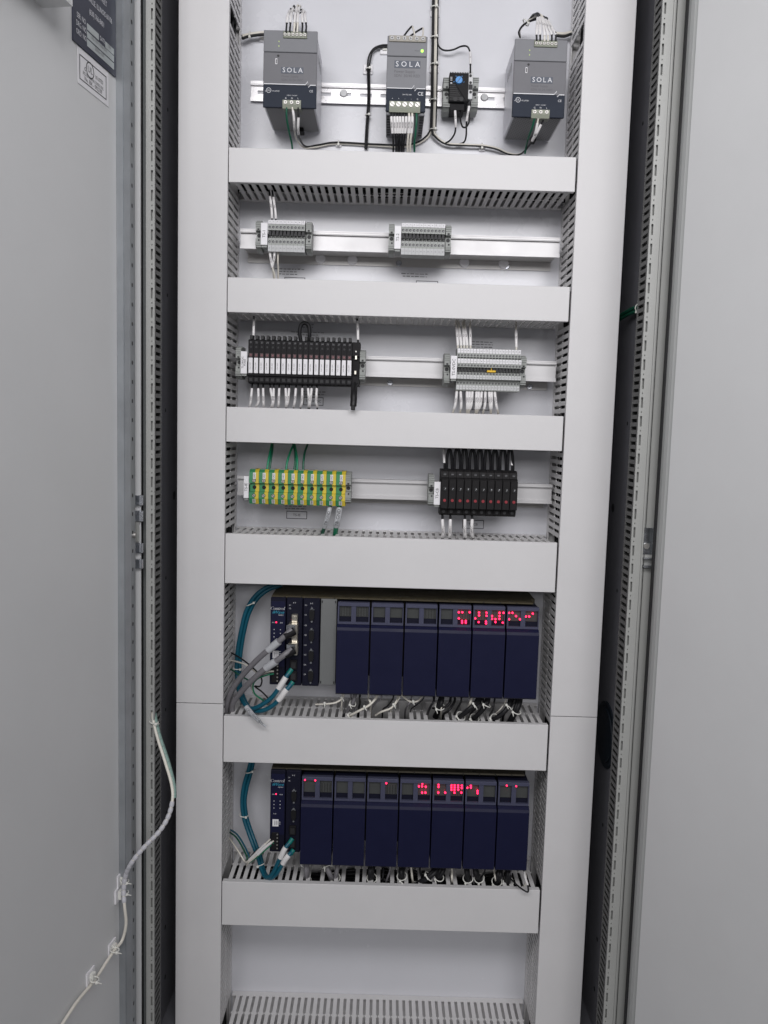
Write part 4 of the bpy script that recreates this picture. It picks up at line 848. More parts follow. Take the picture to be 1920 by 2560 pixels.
for xx in (0.1535, 0.1748):
    for zz in (0.993, 0.861): h.box(xx, xx+0.0018, 0.0111, 0.0113, zz-0.002, zz+0.002)
h.build('catch_slot', hole_m, t)
UP = (0.5016-0.1787)/6
UD = [(1, 1), (0, 0), (0, 1), (0, 1), (1, 1), (0, 0)]
UL_ = ['with two speckled windows, right of the blank plate', 'second from left in the upper rack, all lamps off', 'third from left in the upper rack, all lamps off', 'fourth from left in the upper rack, red lamps in its right window', 'fifth from left in the upper rack, red lamps in both windows', 'at the right end of the upper rack']
for k in range(6): io_module(0.1787+k*UP+0.0004, 0.1787+(k+1)*UP-0.0012, 0.9950, 0.8462, 0.9575, 'navy input module '+UL_[k], LED1, UD[k], 'input modules of the upper rack')
# lower rack
rack(0.0762, 0.4990, 0.7140, 0.575, 'rack holding the lower row of controller modules', rack_dk_m)
cpu(0.0764, 0.1012, 0.7132, 0.5742, 'processor module with white lettering in the lower rack')
comm(0.1016, 0.1266, 0.7130, 0.5740, 'communication module with two serial ports in the lower rack', 'mix')
LP = (0.4992-0.1272)/7
LD = [(0, 1), (0, 0), (0, 1), (0, 0), (0, 1), (0, 0), (0, 0)]
LL = ['first from left in the lower rack, two red lamps lit', 'second from left in the lower rack, all lamps off', 'third from left in the lower rack, single red lamp lit', 'fourth from left in the lower rack, six red lamps lit', 'fifth from left in the lower rack, most red lamps lit', 'sixth from left in the lower rack, few red lamps lit', 'at the right end of the lower rack']
for k in range(7): io_module(0.1272+k*LP+0.0004, 0.1272+(k+1)*LP-0.0010, 0.7060, 0.5582, 0.6645, 'navy input module '+LL[k], LED2, LD[k], 'input modules of the lower rack')

# ================================================================== panel stickers behind the terminal strips
def panel_label(x0, x1, z0, z1, s, lab, txt=0.006):
    t = thing('panel_label', lab, 'label', ((x0+x1)/2, D, z0), 'printed labels on the panel')
    MB().box(x0, x1, D-0.0006, D-0.0002, z0, z1).build('sheet', panel_m, t)
    a = MB(); a.frame(x0, x1, z0, z1, 0.0010, D-0.0007); a.text(s, txt, ((x0+x1)/2, D-0.0010, (z0+z1)/2)); a.build('print', ink_m, t)
def panel_note(V, x, y, lines, lab):
    a = V(x, y, D); m = MB(); rr = random.Random(lab)
    for k, wd_ in enumerate(lines):
        xx = a.x-wd_/2; zz = a.z-k*0.0042
        while xx < a.x+wd_/2:
            L = rr.uniform(0.003, 0.008); m.box(xx, min(xx+L, a.x+wd_/2), D-0.0005, D-0.0002, zz, zz+rr.uniform(0.0010, 0.0018)); xx += L+0.0016
    tag(m.build('printed_note', grey_ink_m), lab, 'label', 'printed labels on the panel')
a, b = V7(665, 895, D), V7(858, 972, D); panel_label(a.x, b.x, b.z, a.z, 'TS-IE', 'framed label reading TS-IE below the ground terminals')
a, b = V5(825, 1102, D), V5(1012, 1185, D); panel_label(a.x, b.x, b.z, a.z, 'TS-24VDC', 'framed label on the panel below the fuse holders')
a, b = V8(635, 935, D), V8(825, 1018, D); panel_label(a.x, b.x, b.z, a.z, 'TS-CB', 'framed label on the panel below the breakers')
a, b = V6(690, 1050, D), V6(840, 1128, D); panel_label(a.x, b.x, b.z, a.z, 'TS-0VDC', 'framed label on the panel below the TS-0VDC terminals', 0.0056)
a, b = V4(320, 1090, D), V4(493, 1160, D); panel_label(a.x, b.x, b.z, a.z, 'TS-2', 'framed label below TS-2, mostly hidden by the duct')
a, b = V3(570, 1255, D), V3(765, 1335, D); panel_label(a.x, b.x, b.z, a.z, 'TS-1', 'framed label below TS-1, mostly hidden by the duct')
panel_note(V3, 600, 1183, (0.055, 0.03, 0.032), 'small printed lines on the panel below TS-1')
panel_note(V4, 310, 1040, (0.045, 0.04), 'small printed lines on the panel below TS-2')
panel_note(V5, 865, 425, (0.02, 0.018, 0.0, 0.055, 0.035), 'small printed lines on the panel above the fuse holders')
panel_note(V5, 920, 1058, (0.04, 0.04), 'small printed lines on the panel below the fuse holders')
panel_note(V6, 780, 540, (0.034, 0.036, 0.034), 'small printed lines on the panel above TS-0VDC')
panel_note(V7, 750, 855, (0.036, 0.036), 'small printed lines on the panel below the ground terminals')

# ================================================================== wires, row 1
R = 0.00138
def P(V, *pts): return [V(*p) for p in pts]
for k, (xa, xm, mm, yp) in enumerate(((515, 535, wblack_m, 95), (545, 560, wblack_m, 70), (580, 590, wwhite_m, 62), (607, 610, wwhite_m, 66), (647, 640, wblack_m, 92), (678, 655, wblack_m, 105))):
    wire('%s of six wires looping up from the left power supply' % ORD[k], P(V1, (xa, 270, 0.001), (xa+4, 215, 0.0), ((xa+xm)/2+4, 130, 0.006), (xm+15, yp-8, 0.03), (xm+25 if k < 4 else xm-20, yp-20+k*4, 0.055), (610-k*6, 130, 0.09), (600, 260, 0.108)), R, mm, ((0.09, 0.37),), 'wires above the left power supply', text='PS1A%d+' % (k+1))
wire('black cable entering the left duct behind the left power supply', P(V1, (360, 285, 0.10), (290, 290, 0.10), (215, 300, 0.10), (150, 320, 0.095)), 0.0022, wblack_m)
wire('white cable entering the left duct behind the left power supply', P(V1, (360, 268, 0.10), (290, 272, 0.10), (205, 285, 0.10), (150, 300, 0.095)), 0.0022, wwhite_m)
wire('green ground wire below the left power supply', P(V1, (520, 890, 0.004), (520, 970, 0.008), (535, 1070, 0.02), (560, 1180, 0.04), (570, 1260, 0.05)), R*1.1, wgreen_m)
wire('white wire from the left power supply along the panel to the trunk', P(V1, (565, 890, 0.004), (578, 960, 0.004), (585, 1070, 0.02), (600, 1150, 0.07), (660, 1222, 0.105), (760, 1220, 0.110), (930, 1192, 0.111), (1200, 1205, 0.111), (1450, 1222, 0.110))+P(V2, (120, 1172, 0.110), (250, 1168, 0.11), (350, 1140, 0.11), (420, 1085, 0.11), (452, 1010, 0.11)), R, wwhite_m, ((0.015, 0.10),), text='PS1A-N')
wire('black wire from the left power supply along the panel to the trunk', P(V1, (615, 890, 0.004), (618, 960, 0.004), (615, 1090, 0.02), (635, 1165, 0.07), (680, 1215, 0.105), (780, 1202, 0.108), (930, 1180, 0.108), (1200, 1193, 0.108), (1450, 1205, 0.108))+P(V2, (120, 1158, 0.108), (250, 1155, 0.108), (340, 1130, 0.108), (410, 1075, 0.108), (442, 1010, 0.108)), R, wblack_m, ((0.04, 0.125),), text='PS1A-L')
for k, (dx, mm) in enumerate(((0, wblack_m), (14, wblack_m))):
    wire('%s black wire dropping between the left and middle power supplies' % ('left', 'right')[k], P(V1, (1380, 375+dx, 0.108), (1310, 375+dx, 0.108), (1240, 405+dx, 0.108), (1198+dx, 480+dx*2, 0.109), (1192+dx, 600, 0.109), (1195+dx*0.9, 760, 0.100), (1193+dx, 860, 0.104), (1180+dx, 1040, 0.110), (1170+dx, 1240, 0.108)), R, mm, (), 'pair of black wires by the middle power supply')
def mount(V, x, y, Yp, label, s=0.0078):
    c = V(x, y, Yp); t = thing('tie_mount', label, 'tie mount', c, 'adhesive tie mounts'); m = MB(); m.cbox(c.x-s, c.x+s, Yp-0.003, Yp-0.0003, c.z-s, c.z+s, 0.0008); m.build('base', white_m, t)
    m = MB(); m.cbox(c.x-s*0.5, c.x+s*0.5, Yp-0.0055, Yp-0.0031, c.z-s*0.3, c.z+s*0.3, 0.0008); m.build('bridge', tie_m, t)
mount(V1, 1195, 580, D, 'square tie mount left of the middle power supply'); mount(V1, 1335, 415, D, 'tie mount half hidden behind the middle power supply'); mount(V2, 470, 100, D, 'upper square tie mount under the trunk wires'); mount(V2, 463, 545, D, 'lower square tie mount under the trunk wires'); mount(V1, 950, 1195, D, 'tie mount on the wires below the left power supply', 0.005); mount(V2, 845, 1185, D, 'tie mount on the wires below the thermostat', 0.005); mount(V1, 320, 325, D, 'tie mount at the top left behind the left power supply', 0.005)
tie('nylon tie round the two black wires left of the middle power supply', V1(1198, 570, 0.107), (0, 0, 1), 0.0042); tie('lower nylon tie round the two black wires beside the middle power supply', V1(1193, 955, 0.105), (0, 0, 1), 0.0040); tie('nylon tie round the wires below the left power supply', V1(950, 1185, 0.109), (1, 0, 0), 0.0042); tie('nylon tie round the wires below the thermostat', V2(845, 1165, 0.109), (1, 0, 0), 0.0042)
tie('nylon tie round the cable entering the left duct', V1(215, 290, 0.099), (1, 0, 0), 0.005)
for k, (x0_, x1_, mm) in enumerate(((450, 436, wblack_m), (459, 447, wblack_m), (470, 458, wwhite_m), (480, 466, wwhite_m), (490, 475, wblack_m))):
    yo = 0.107-0.002*(k % 2)
    pts = P(V2, (x0_+6, -60, yo), (x0_+3, 60, yo), (x0_, 300, yo), (x0_-4, 520, yo), ((x0_+x1_)/2, 800, yo), (x1_, 1030, yo))
    if k in (1,): pts += P(V2, (470, 1090, yo), (560, 1150, yo), (700, 1160, yo), (845, 1168, yo), (960, 1190, yo), (1050, 1228, yo), (1130, 1236, 0.09), (1190, 1200, 0.06), (1270, 1085, 0.02), (1335, 955, 0.004))
    if k in (3,): pts += P(V2, (480, 1080, yo), (560, 1140, yo), (700, 1152, yo), (845, 1158, yo), (960, 1180, yo), (1060, 1222, yo), (1140, 1230, 0.09), (1200, 1190, 0.06), (1265, 1080, 0.02), (1295, 945, 0.004))
    wire('%s wire from the left in the vertical trunk beside the middle power supply' % ORD[k], pts, R*1.05, mm, ((0.92, 0.985),) if k in (1, 3) else (), 'trunk wires', text='PS1B' if k in (1, 3) else '')
for vy, lb in ((60, 'topmost'), (300, 'second'), (515, 'third'), (800, 'fourth'), (1035, 'lowest')): tie('%s nylon tie round the vertical trunk wires' % lb, V2(467 if vy < 700 else 456, vy, 0.106), (0, 0, 1), 0.0062)
wire('black wire curving from the trunk to the top of the thermostat', P(V2, (488, 300, 0.105), (498, 365, 0.104), (540, 400, 0.102), (610, 398, 0.10), (680, 370, 0.10), (728, 372, 0.09), (750, 420, 0.075), (753, 500, 0.064), (753, 580, 0.062)), R, wblack_m, ((0.70, 0.90),), text='TH1')
wire('black wire from the left foot of the thermostat', P(V2, (630, 870, 0.075), (634, 950, 0.07), (636, 1010, 0.075), (625, 1070, 0.09), (590, 1120, 0.10), (545, 1145, 0.106)), R, wblack_m, ((0.05, 0.42),), text='TH-1A')
wire('black wire looping under the thermostat', P(V2, (672, 870, 0.08), (673, 950, 0.07), (690, 1010, 0.065), (722, 1010, 0.065), (745, 960, 0.065), (742, 880, 0.066), (744, 800, 0.066)), R, wblack_m)
wire('black wire dropping from the white terminal beside the thermostat', P(V2, (744, 840, 0.066), (735, 900, 0.066), (722, 980, 0.072), (719, 1080, 0.09), (700, 1135, 0.105), (640, 1155, 0.108)), R, wblack_m, ((0.02, 0.30),), text='TH-2')
for k, (xa, xb, mm) in enumerate(((122, 138, wblack_m), (146, 160, wblack_m), (168, 176, wblack_m), (190, 190, wblack_m), (213, 206, wblack_m), (238, 222, wblack_m), (263, 252, wwhite_m), (288, 274, wwhite_m), (322, 306, wgreen_m))):
    wire('%s wire from the left below the middle power supply' % ORD[k], P(V2, (xa, 890, 0.006), (xa+2, 960, 0.004), ((xa+xb)/2+2, 1060, 0.010), (xb, 1140, 0.02), (xb, 1210, 0.03)), R*(1.05 if k < 6 else 1.2), mm, ((0.14, 0.52),) if k < 8 else (), 'wires below the middle power supply', text='PS1B%d' % k if k < 8 else '')
wire('short black wire standing up from the middle power supply', P(V2, (222, 290, 0.012), (250, 250, 0.02), (283, 213, 0.03), (292, 216, 0.03)), R, wblack_m); wire('longer black wire standing up from the middle power supply', P(V2, (272, 290, 0.012), (320, 255, 0.02), (362, 230, 0.03), (372, 226, 0.03)), R, wblack_m)
wire('white wire folding down to the fifth screw of the middle power supply', P(V2, (292, 214, 0.03), (302, 250, 0.015), (312, 292, 0.004)), R, wwhite_m); wire('white wire folding down to the sixth screw of the middle power supply', P(V2, (376, 224, 0.03), (376, 255, 0.015), (372, 292, 0.004)), R, wwhite_m)
for k, (xa, ya, xt, yt, mm) in enumerate(((1282, 325, 1287, 125, wblack_m), (1310, 325, 1305, 120, wblack_m), (1345, 330, 1320, 130, wwhite_m), (1372, 330, 1330, 135, wwhite_m), (1402, 325, 1350, 150, wblack_m), (1434, 325, 1372, 160, wblack_m))):
    wire('%s of six wires looping up from the right power supply' % ORD[k], P(V2, (xa, ya, 0.001), (xa-1, ya-60, 0.0), ((xa*2+xt)/3, (ya+yt*2)/3+30, 0.006), (xt, yt+5, 0.03), (xt-30, yt-10-k*2, 0.05), (1215-k*4, 165+k*4, 0.075), (1150-k*2, 235+k*3, 0.095), (1150, 300, 0.108)), R, mm, ((0.05, 0.36),), 'wires above the right power supply', text='PS1B%d+' % (k+1))
tie('nylon tie round the wire loop above the right power supply', V2(1195, 180, 0.075), (1, 0, 1), 0.006)
wire('black cable running from the right power supply into the right duct', P(V2, (1440, 285, 0.10), (1500, 290, 0.10), (1560, 270, 0.10)), 0.0022, wblack_m); wire('white cable running from the right power supply into the right duct', P(V2, (1430, 265, 0.10), (1500, 268, 0.10), (1560, 255, 0.10)), 0.0022, wwhite_m)
wire('green ground wire below the right power supply', P(V2, (1265, 945, 0.004), (1245, 1020, 0.012), (1215, 1100, 0.03), (1198, 1170, 0.05), (1188, 1225, 0.06)), R*1.1, wgreen_m)

# row 2
wire('left black wire above TS-1', P(V3, (405, 330, 0.06), (425, 430, 0.045), (440, 540, 0.035), (450, 640, 0.032), (452, 715, 0.034)), R, wblack_m, ((0.52, 0.97),), text='24VDC'); wire('right black wire above TS-1', P(V3, (440, 340, 0.06), (455, 440, 0.045), (472, 550, 0.035), (485, 640, 0.032), (490, 718, 0.034)), R, wblack_m, ((0.52, 0.97),), text='24VDC')
wire('left white wire below TS-1', P(V3, (430, 1005, 0.034), (440, 1080, 0.034), (455, 1160, 0.036), (475, 1220, 0.04), (480, 1270, 0.045)), R, wwhite_m, ((0.05, 0.58),), text='AC-N1'); wire('middle white wire below TS-1', P(V3, (478, 1005, 0.034), (472, 1080, 0.034), (460, 1150, 0.037), (465, 1220, 0.042), (470, 1270, 0.05)), R, wwhite_m, ((0.05, 0.5),), text='AC-N2'); wire('right white wire below TS-1', P(V3, (510, 1005, 0.036), (508, 1100, 0.04), (512, 1180, 0.05), (510, 1270, 0.06)), R, wwhite_m)
# row 3 left
wire('black wire above the first fuse holder', P(V5, (357, 320, 0.06), (357, 400, 0.04), (355, 470, 0.03), (352, 545, 0.03)), R*1.05, wblack_m, ((0.35, 0.93),), text='PS1A1'); wire('black wire above the opened fuse holder', P(V5, (1328, 310, 0.06), (1332, 400, 0.045), (1338, 490, 0.035), (1338, 600, 0.032)), R*1.1, wblack_m, ((0.35, 0.9),), text='PS1A2')
wire('black jumper loop standing above the fuse holders', P(V5, (800, 575, 0.035), (788, 500, 0.033), (800, 430, 0.032), (835, 405, 0.032), (872, 430, 0.032), (882, 500, 0.033), (876, 575, 0.035)), 0.0031, wblack_m)
for k, (xa, xb, xc) in enumerate(((342, 326, 316), (398, 400, 378), (443, 447, 450), (508, 535, 522), (545, 541, 533), (597, 591, 588), (655, 662, 660), (692, 678, 664), (755, 742, 732), (814, 810, 798), (865, 878, 872), (905, 888, 882), (952, 943, 955))):
    wire('%s wire from the left below the fuse holders' % ORD[k], P(V5, (xa, 975, 0.034), ((xa*2+xb)/3, 1045, 0.026), (xb, 1150, 0.024), (xc, 1190, 0.03), (xc-3, 1235, 0.045)), R, wblack_m, ((0.18, 0.73),), 'wires below the fuse holders', text='CP2S%d' % (k+1))
# row 3 right
for k, (xa, xb) in enumerate(((570, 550), (598, 570), (625, 608), (650, 622), (680, 672))): wire('%s white wire from the left above the TS-0VDC terminals' % ORD[k], P(V6, (xa, 600, 0.034), (xa-2, 540, 0.034), ((xa+xb)/2, 440, 0.042), (xb, 330, 0.06)), R*1.15, wwhite_m, ((0.1, 0.58),), 'white wires above TS-0VDC', text='PS1A%d-' % (k+1))
wire('lone white wire above the right end of TS-0VDC', P(V6, (1075, 615, 0.034), (1074, 540, 0.034), (1072, 450, 0.042), (1072, 360, 0.06)), R*1.15, wwhite_m, ((0.1, 0.6),), text='PS1A3-')
for k, (xa, xb, xc) in enumerate(((562, 545, 528), (593, 598, 590), (648, 650, 648), (672, 664, 658), (697, 684, 664), (730, 727, 722), (752, 742, 732), (778, 762, 735), (808, 803, 788), (838, 848, 852), (862, 860, 855), (886, 902, 916))): wire('%s white wire from the left below the TS-0VDC terminals' % ORD[k], P(V6, (xa, 935, 0.036), ((xa*2+xb)/3, 1000, 0.03), (xb, 1085, 0.028), (xc, 1140, 0.036), (xc, 1180, 0.05)), R*1.15, wwhite_m, ((0.12, 0.60),), 'white wires below TS-0VDC', text='CP2S%d' % (k+1))
# row 4 left
for k, (pts) in enumerate((((480, 515, .036), (492, 430, .04), (512, 330, .05), (528, 250, .065)), ((506, 515, .036), (514, 430, .04), (530, 330, .05), (535, 250, .065)), ((660, 520, .036), (672, 430, .04), (700, 340, .05), (738, 255, .065)), ((735, 520, .036), (748, 430, .04), (745, 340, .05), (725, 255, .065)), ((762, 520, .036), (766, 430, .04), (755, 340, .05), (738, 255, .065)), ((822, 525, .036), (825, 430, .04), (838, 340, .05), (866, 260, .065)))): wire('%s green wire from the left above the ground terminals' % ORD[k], P(V7, *pts), R*1.3, wgreen_m if k % 2 else wgreen2_m, (), 'green wires above the ground terminals')
wire('dark green striped wire with grey sleeve below the ground terminals', P(V7, (1078, 840, .036), (1060, 920, .03), (1035, 1010, .03), (1008, 1090, .045), (990, 1150, .06)), 0.0030, wgreen_m, ((0.06, 0.55),), smat=sleeve_g_m, text='TB-GND'); wire('thick bright green wire with clear sleeve below the ground terminals', P(V7, (1165, 845, .036), (1155, 930, .03), (1138, 1010, .03), (1126, 1090, .045), (1120, 1160, .06)), 0.0040, wgreen2_m, ((0.06, 0.5),), smat=sleeve_g_m, text='TB-GND')
# row 4 right
bx = [475+i*68.7 for i in range(10)]
for k in range(9):
    a, b = bx[k]+18, bx[k+1]-2+((k % 2)*6); tp = 305-(k % 3)*8; wire('%s black jumper loop from the left above the breakers' % ORD[k], P(V8, (a, 500, .034), (a+2, 400, .028), ((a*3+b)/4, tp+18, .026), ((a+b)/2, tp, .026), ((a+b*3)/4, tp+18, .026), (b-2, 400, .030), (b, 500, .036)), 0.0024, wblack_m, (), 'jumper loops above the breakers')
wire('sleeved black wire at the left end above the breakers', P(V8, (475, 490, .034), (473, 420, .032), (468, 340, .036), (464, 250, .05)), 0.0017, wblack_m, ((0.25, 0.85),), text='24VDC'); wire('sleeved black wire at the right end above the breakers', P(V8, (1082, 500, .034), (1083, 430, .032), (1085, 360, .036), (1086, 270, .05)), 0.0017, wblack_m, ((0.22, 0.85),), text='24VDC')
for k, (xa, xb, xc) in enumerate(((455, 462, 452), (526, 522, 518), (656, 656, 662), (722, 718, 732))): wire('%s wire from the left below the breakers' % ORD[k], P(V8, (xa, 890, .032), (xa, 950, .026), (xb, 1050, .026), (xc, 1100, .036), (xc, 1150, .05)), 0.0020, wblack_m, ((0.14, 0.66),), 'wires below the breakers', text='24VDC')

# ================================================================== rack cables
wire('left teal network cable in the bundle beside the upper rack', P(V9, (590, 215, .07), (470, 262, .07), (365, 345, .07), (285, 480, .072), (240, 650, .074), (205, 850, .076), (195, 1010, .076), (205, 1150, .07), (225, 1270, .05), (280, 1370, .03), (345, 1400, .012), (440, 1360, .004), (530, 1290, .0), (610, 1180, -.002), (665, 1095, .0), (705, 1040, .004)), 0.0036, wteal_m, ((0.905, 0.965),), 'teal network cables', name='network_cable', cat='cable', n=10)
wire('right teal network cable in the bundle beside the upper rack', P(V9, (620, 235, .074), (490, 282, .074), (385, 370, .074), (312, 500, .076), (270, 650, .078), (235, 850, .08), (222, 1010, .08), (225, 1150, .075), (250, 1270, .055), (310, 1390, .034), (390, 1425, .012), (500, 1395, .004), (590, 1320, .0), (650, 1240, -.002), (690, 1195, .0), (715, 1160, .004)), 0.0036, wteal_m, ((0.90, 0.965),), 'teal network cables', name='network_cable', cat='cable', n=10)
for vx, vy, lb in ((697, 1052, 'upper plug'), (708, 1172, 'lower plug')):
    c = V9(vx, vy, .003); m = MB(); d = Vector((0.55, 0.35, 0.75)).normalized(); m.cyl(c-d*0.004, d*0.009, 0.0040, 10); tag(m.build('cable_boot', boot_m), 'green teal boot at the %s of the upper rack cables' % lb, 'cable boot', 'plug boots')
tie('nylon tie at the top bend of the teal bundle beside the upper rack', V9(330, 410, .073), (-0.5, 0, 1), 0.0085); tie('nylon tie low on the teal bundle beside the upper rack', V9(205, 1020, .078), (0, 0, 1), 0.0078)
wire('upper thick grey serial cable beside the upper rack', P(V9, (715, 655, -.016), (650, 715, -.020), (560, 795, -.018), (450, 885, -.012), (330, 1000, -.002), (215, 1130, .010), (130, 1270, .022), (95, 1400, .030), (85, 1500, .036)), 0.0046, wgrey_m, ((0.13, 0.24),), 'thick grey serial cables', name='serial_cable', cat='cable', n=12, smat=sleeve_g_m)
wire('lower thick grey serial cable beside the upper rack', P(V9, (712, 840, -.016), (650, 890, -.022), (570, 950, -.020), (470, 1020, -.014), (350, 1125, -.004), (240, 1240, .010), (165, 1340, .022), (150, 1430, .030), (160, 1500, .036)), 0.0046, wgrey_m, ((0.17, 0.29),), 'thick grey serial cables', name='serial_cable', cat='cable', n=12, smat=sleeve_g_m)
for vy, lb in ((650, 'upper'), (830, 'lower')):
    c = V9(735, vy, -.004); t = thing('serial_plug', '%s silver serial plug with black strain relief' % lb, 'plug', c, 'silver serial plugs'); m = MB(); m.cbox(c.x-0.0085, c.x+0.0065, -0.0130, 0.0070, c.z-0.0095, c.z+0.0095, 0.001); m.build('shell', conn_m, t)
    m = MB(); m.cbox(c.x-0.011, c.x+0.0025, -0.0145, -0.0131, c.z-0.0055, c.z+0.0085, 0.0006); m.build('shell_rim', zinc_m, t)
    a, b = V9(735, vy+20, -.014), V9(645, vy+75, -.022); m = MB(); m.tube([a, a.lerp(b, .5), b], [0.0068, 0.0062, 0.0050], 12); m.build('strain_relief', black_m, t)
wire('thin black wire crossing from the left duct below the upper rack', P(V9, (120, 860, .09), (230, 925, .05), (330, 1000, .02), (400, 1070, .012), (432, 1130, .012), (415, 1190, .016), (365, 1190, .025), (430, 1240, .03), (490, 1300, .03)), 0.0013, wblack_m); wire('thin white wire from the left duct beside the upper rack', P(V9, (110, 940, .09), (200, 960, .06), (290, 992, .03), (380, 1060, .02)), 0.0014, wwhite_m)
wire('thin green wire from the left duct beside the upper rack', P(V9, (110, 1010, .09), (170, 1050, .07), (230, 1090, .05), (300, 1130, .04)), 0.0013, wgreen_m)
wire('white wire plugged into the upper processor module', P(V9, (545, 1048, .004), (490, 1055, .004), (420, 1085, .012), (350, 1150, .02), (345, 1230, .025), (400, 1310, .035)), 0.0014, wwhite_m); wire('green wire plugged into the upper processor module', P(V9, (545, 1072, .004), (480, 1085, .004), (400, 1115, .012), (350, 1175, .02), (365, 1260, .025), (440, 1320, .035), (480, 1360, .05)), 0.0013, wgreen2_m); wire('black wire plugged into the upper processor module', P(V9, (545, 1060, .006), (470, 1068, .008), (390, 1110, .018), (335, 1180, .03), (350, 1250, .04)), 0.0013, wblack_m)
a = P(V9, (285, 1385, -.004), (330, 1440, -.012), (400, 1510, -.016), (470, 1570, -.014)); m = MB(); m.tube(spline(a), [0.0042]*8+[0.0036]*8+[0.002]*6, 8); o = m.build('cable_tie_flag', sleeve_g_m); tag(o, 'grey printed cable flag hanging over the duct below the upper rack', 'cable flag')
d_ = (a[2]-a[1]).normalized(); toc = (CAM-a[1]).normalized(); MB().text('CPU100AENET1', 0.0052, (a[1]+a[2])*0.5+toc*0.0055, (d_-toc*d_.dot(toc)).normalized(), toc.cross((d_-toc*d_.dot(toc)).normalized())).build('print', ink_m, o)
# bundles dropping from the input modules
def drop(label, V, pts, r, m, ties=(), group='cable drops below the controller modules', strands=3):
    p = P(V, *pts); t = thing('cable_drop', label, 'cable bundle', p[0], group); rr = random.Random(label)
    for k in range(strands):
        o_ = Vector((rr.uniform(-1, 1), rr.uniform(-1, 1), rr.uniform(-.3, .3)))*r*0.6; MB().tube(spline([q+o_*(0.5+0.5*math.sin(j*1.3+k)) for j, q in enumerate(p)]), r*0.62, 8).build('strand', m, t)
    sp = spline(p)
    for ti, (f, dx) in enumerate(ties):
        q = cut(sp, f, min(1, f+0.05)); tie('%s nylon tie on the %s' % (ORD[ti], label), q[0], q[8]-q[0], r*1.35, tail=(dx, -0.004, -0.006), group='ties on the cable drops')
drop('white wires dropping left of the first upper input module', V9, ((1205, 1240, .03), (1190, 1300, .02), (1120, 1345, .012), (1010, 1358, .012), (940, 1360, .02)), 0.0022, wwhite_m, ((0.22, 0.004), (0.7, 0.0)))
drop('grey wires dropping from the first upper input module', V9, ((1330, 1240, .03), (1310, 1290, .02), (1290, 1350, .02), (1240, 1420, .035), (1200, 1480, .06)), 0.0040, wgrey_m, ((0.3, 0.003),))
drop('white wires slanting left from the second upper input module', V9, ((1530, 1240, .03), (1500, 1310, .016), (1440, 1370, .010), (1330, 1430, .012), (1225, 1485, .03)), 0.0030, wwhite_m, ((0.45, 0.004), (0.85, 0.004)))
drop('white wires slanting left from the third upper input module', V10, ((130, 1150, .03), (110, 1220, .016), (60, 1280, .012), (-20, 1310, .016), (-70, 1340, .03)), 0.0026, wwhite_m, ((0.35, 0.004),))
drop('white wires curling below the third upper input module', V10, ((345, 1160, .03), (300, 1215, .018), (240, 1225, .016), (190, 1200, .02), (150, 1160, .03)), 0.0024, wwhite_m, ((0.5, 0.002),))
for k, (pts, ts) in enumerate(((((505, 1160, .03), (490, 1230, .02), (475, 1290, .025), (450, 1360, .05)), ((0.35, 0.002),)), (((575, 1170, .03), (560, 1240, .02), (490, 1285, .022), (420, 1280, .04)), ()), (((830, 1175, .03), (800, 1240, .018), (730, 1300, .014), (640, 1370, .03), (600, 1420, .05)), ((0.25, 0.003), (0.6, 0.004))),
        (((905, 1175, .03), (890, 1235, .018), (850, 1300, .02), (780, 1370, .03), (740, 1420, .05)), ((0.22, 0.001), (0.65, 0.003))), (((1105, 1180, .03), (1085, 1250, .018), (1030, 1320, .014), (960, 1370, .025), (900, 1400, .05)), ((0.25, 0.003), (0.65, 0.003))), (((1175, 1180, .03), (1160, 1260, .018), (1130, 1330, .02), (1080, 1400, .035), (1060, 1440, .06)), ((0.3, 0.001),)))): drop('%s black bundle from the left under the upper rack' % ORD[k], V10, pts, 0.0058 if k != 1 else 0.0026, wblack_m, ts, strands=4)
rr = random.Random(5)
for k in range(9):
    xa = 1180+k*95+rr.uniform(-20, 20); dx = rr.uniform(-120, 40); mm = (wwhite_m, wgrey_m, wblack_m)[k % 3]
    wire('%s loose thin wire from the left below the first upper input modules' % ORD[k], P(V9, (xa, 1225, .035), (xa+rr.uniform(-20, 10), 1300, rr.uniform(.012, .03)), (xa+dx*0.5, 1350+rr.uniform(-15, 25), rr.uniform(.01, .03)), (xa+dx, 1410, .04), (xa+dx*1.1, 1500, .075)), rr.uniform(0.0011, 0.0019), mm, (), 'loose thin wires below the upper rack')
for k in range(9):
    xa = 420+k*88+rr.uniform(-20, 20); dx = rr.uniform(-110, 30); mm = (wblack_m, wwhite_m, wblack_m)[k % 3]
    wire('%s loose thin wire from the left below the last upper input modules' % ORD[k], P(V10, (xa, 1150, .035), (xa+rr.uniform(-20, 10), 1220, rr.uniform(.012, .03)), (xa+dx*0.5, 1280+rr.uniform(-15, 25), rr.uniform(.01, .03)), (xa+dx, 1340, .04), (xa+dx*1.1, 1430, .075)), rr.uniform(0.0011, 0.0021), mm, (), 'loose thin wires below the upper rack')
for k in range(14):
    xa = 110+k*88+rr.uniform(-25, 25); dx = rr.uniform(-60, 50); mm = (wblack_m, wgrey_m, wblack_m, wwhite_m)[k % 4]
    wire('%s loose thin wire from the left below the lower input modules' % ORD[k], P(V12, (xa, 1095, .035), (xa+rr.uniform(-15, 15), 1160, rr.uniform(.015, .03)), (xa+dx*0.6, 1230, rr.uniform(.012, .03)), (xa+dx, 1290, .04), (xa+dx, 1370, .07)), rr.uniform(0.0011, 0.0021), mm, (), 'loose thin wires below the lower rack')
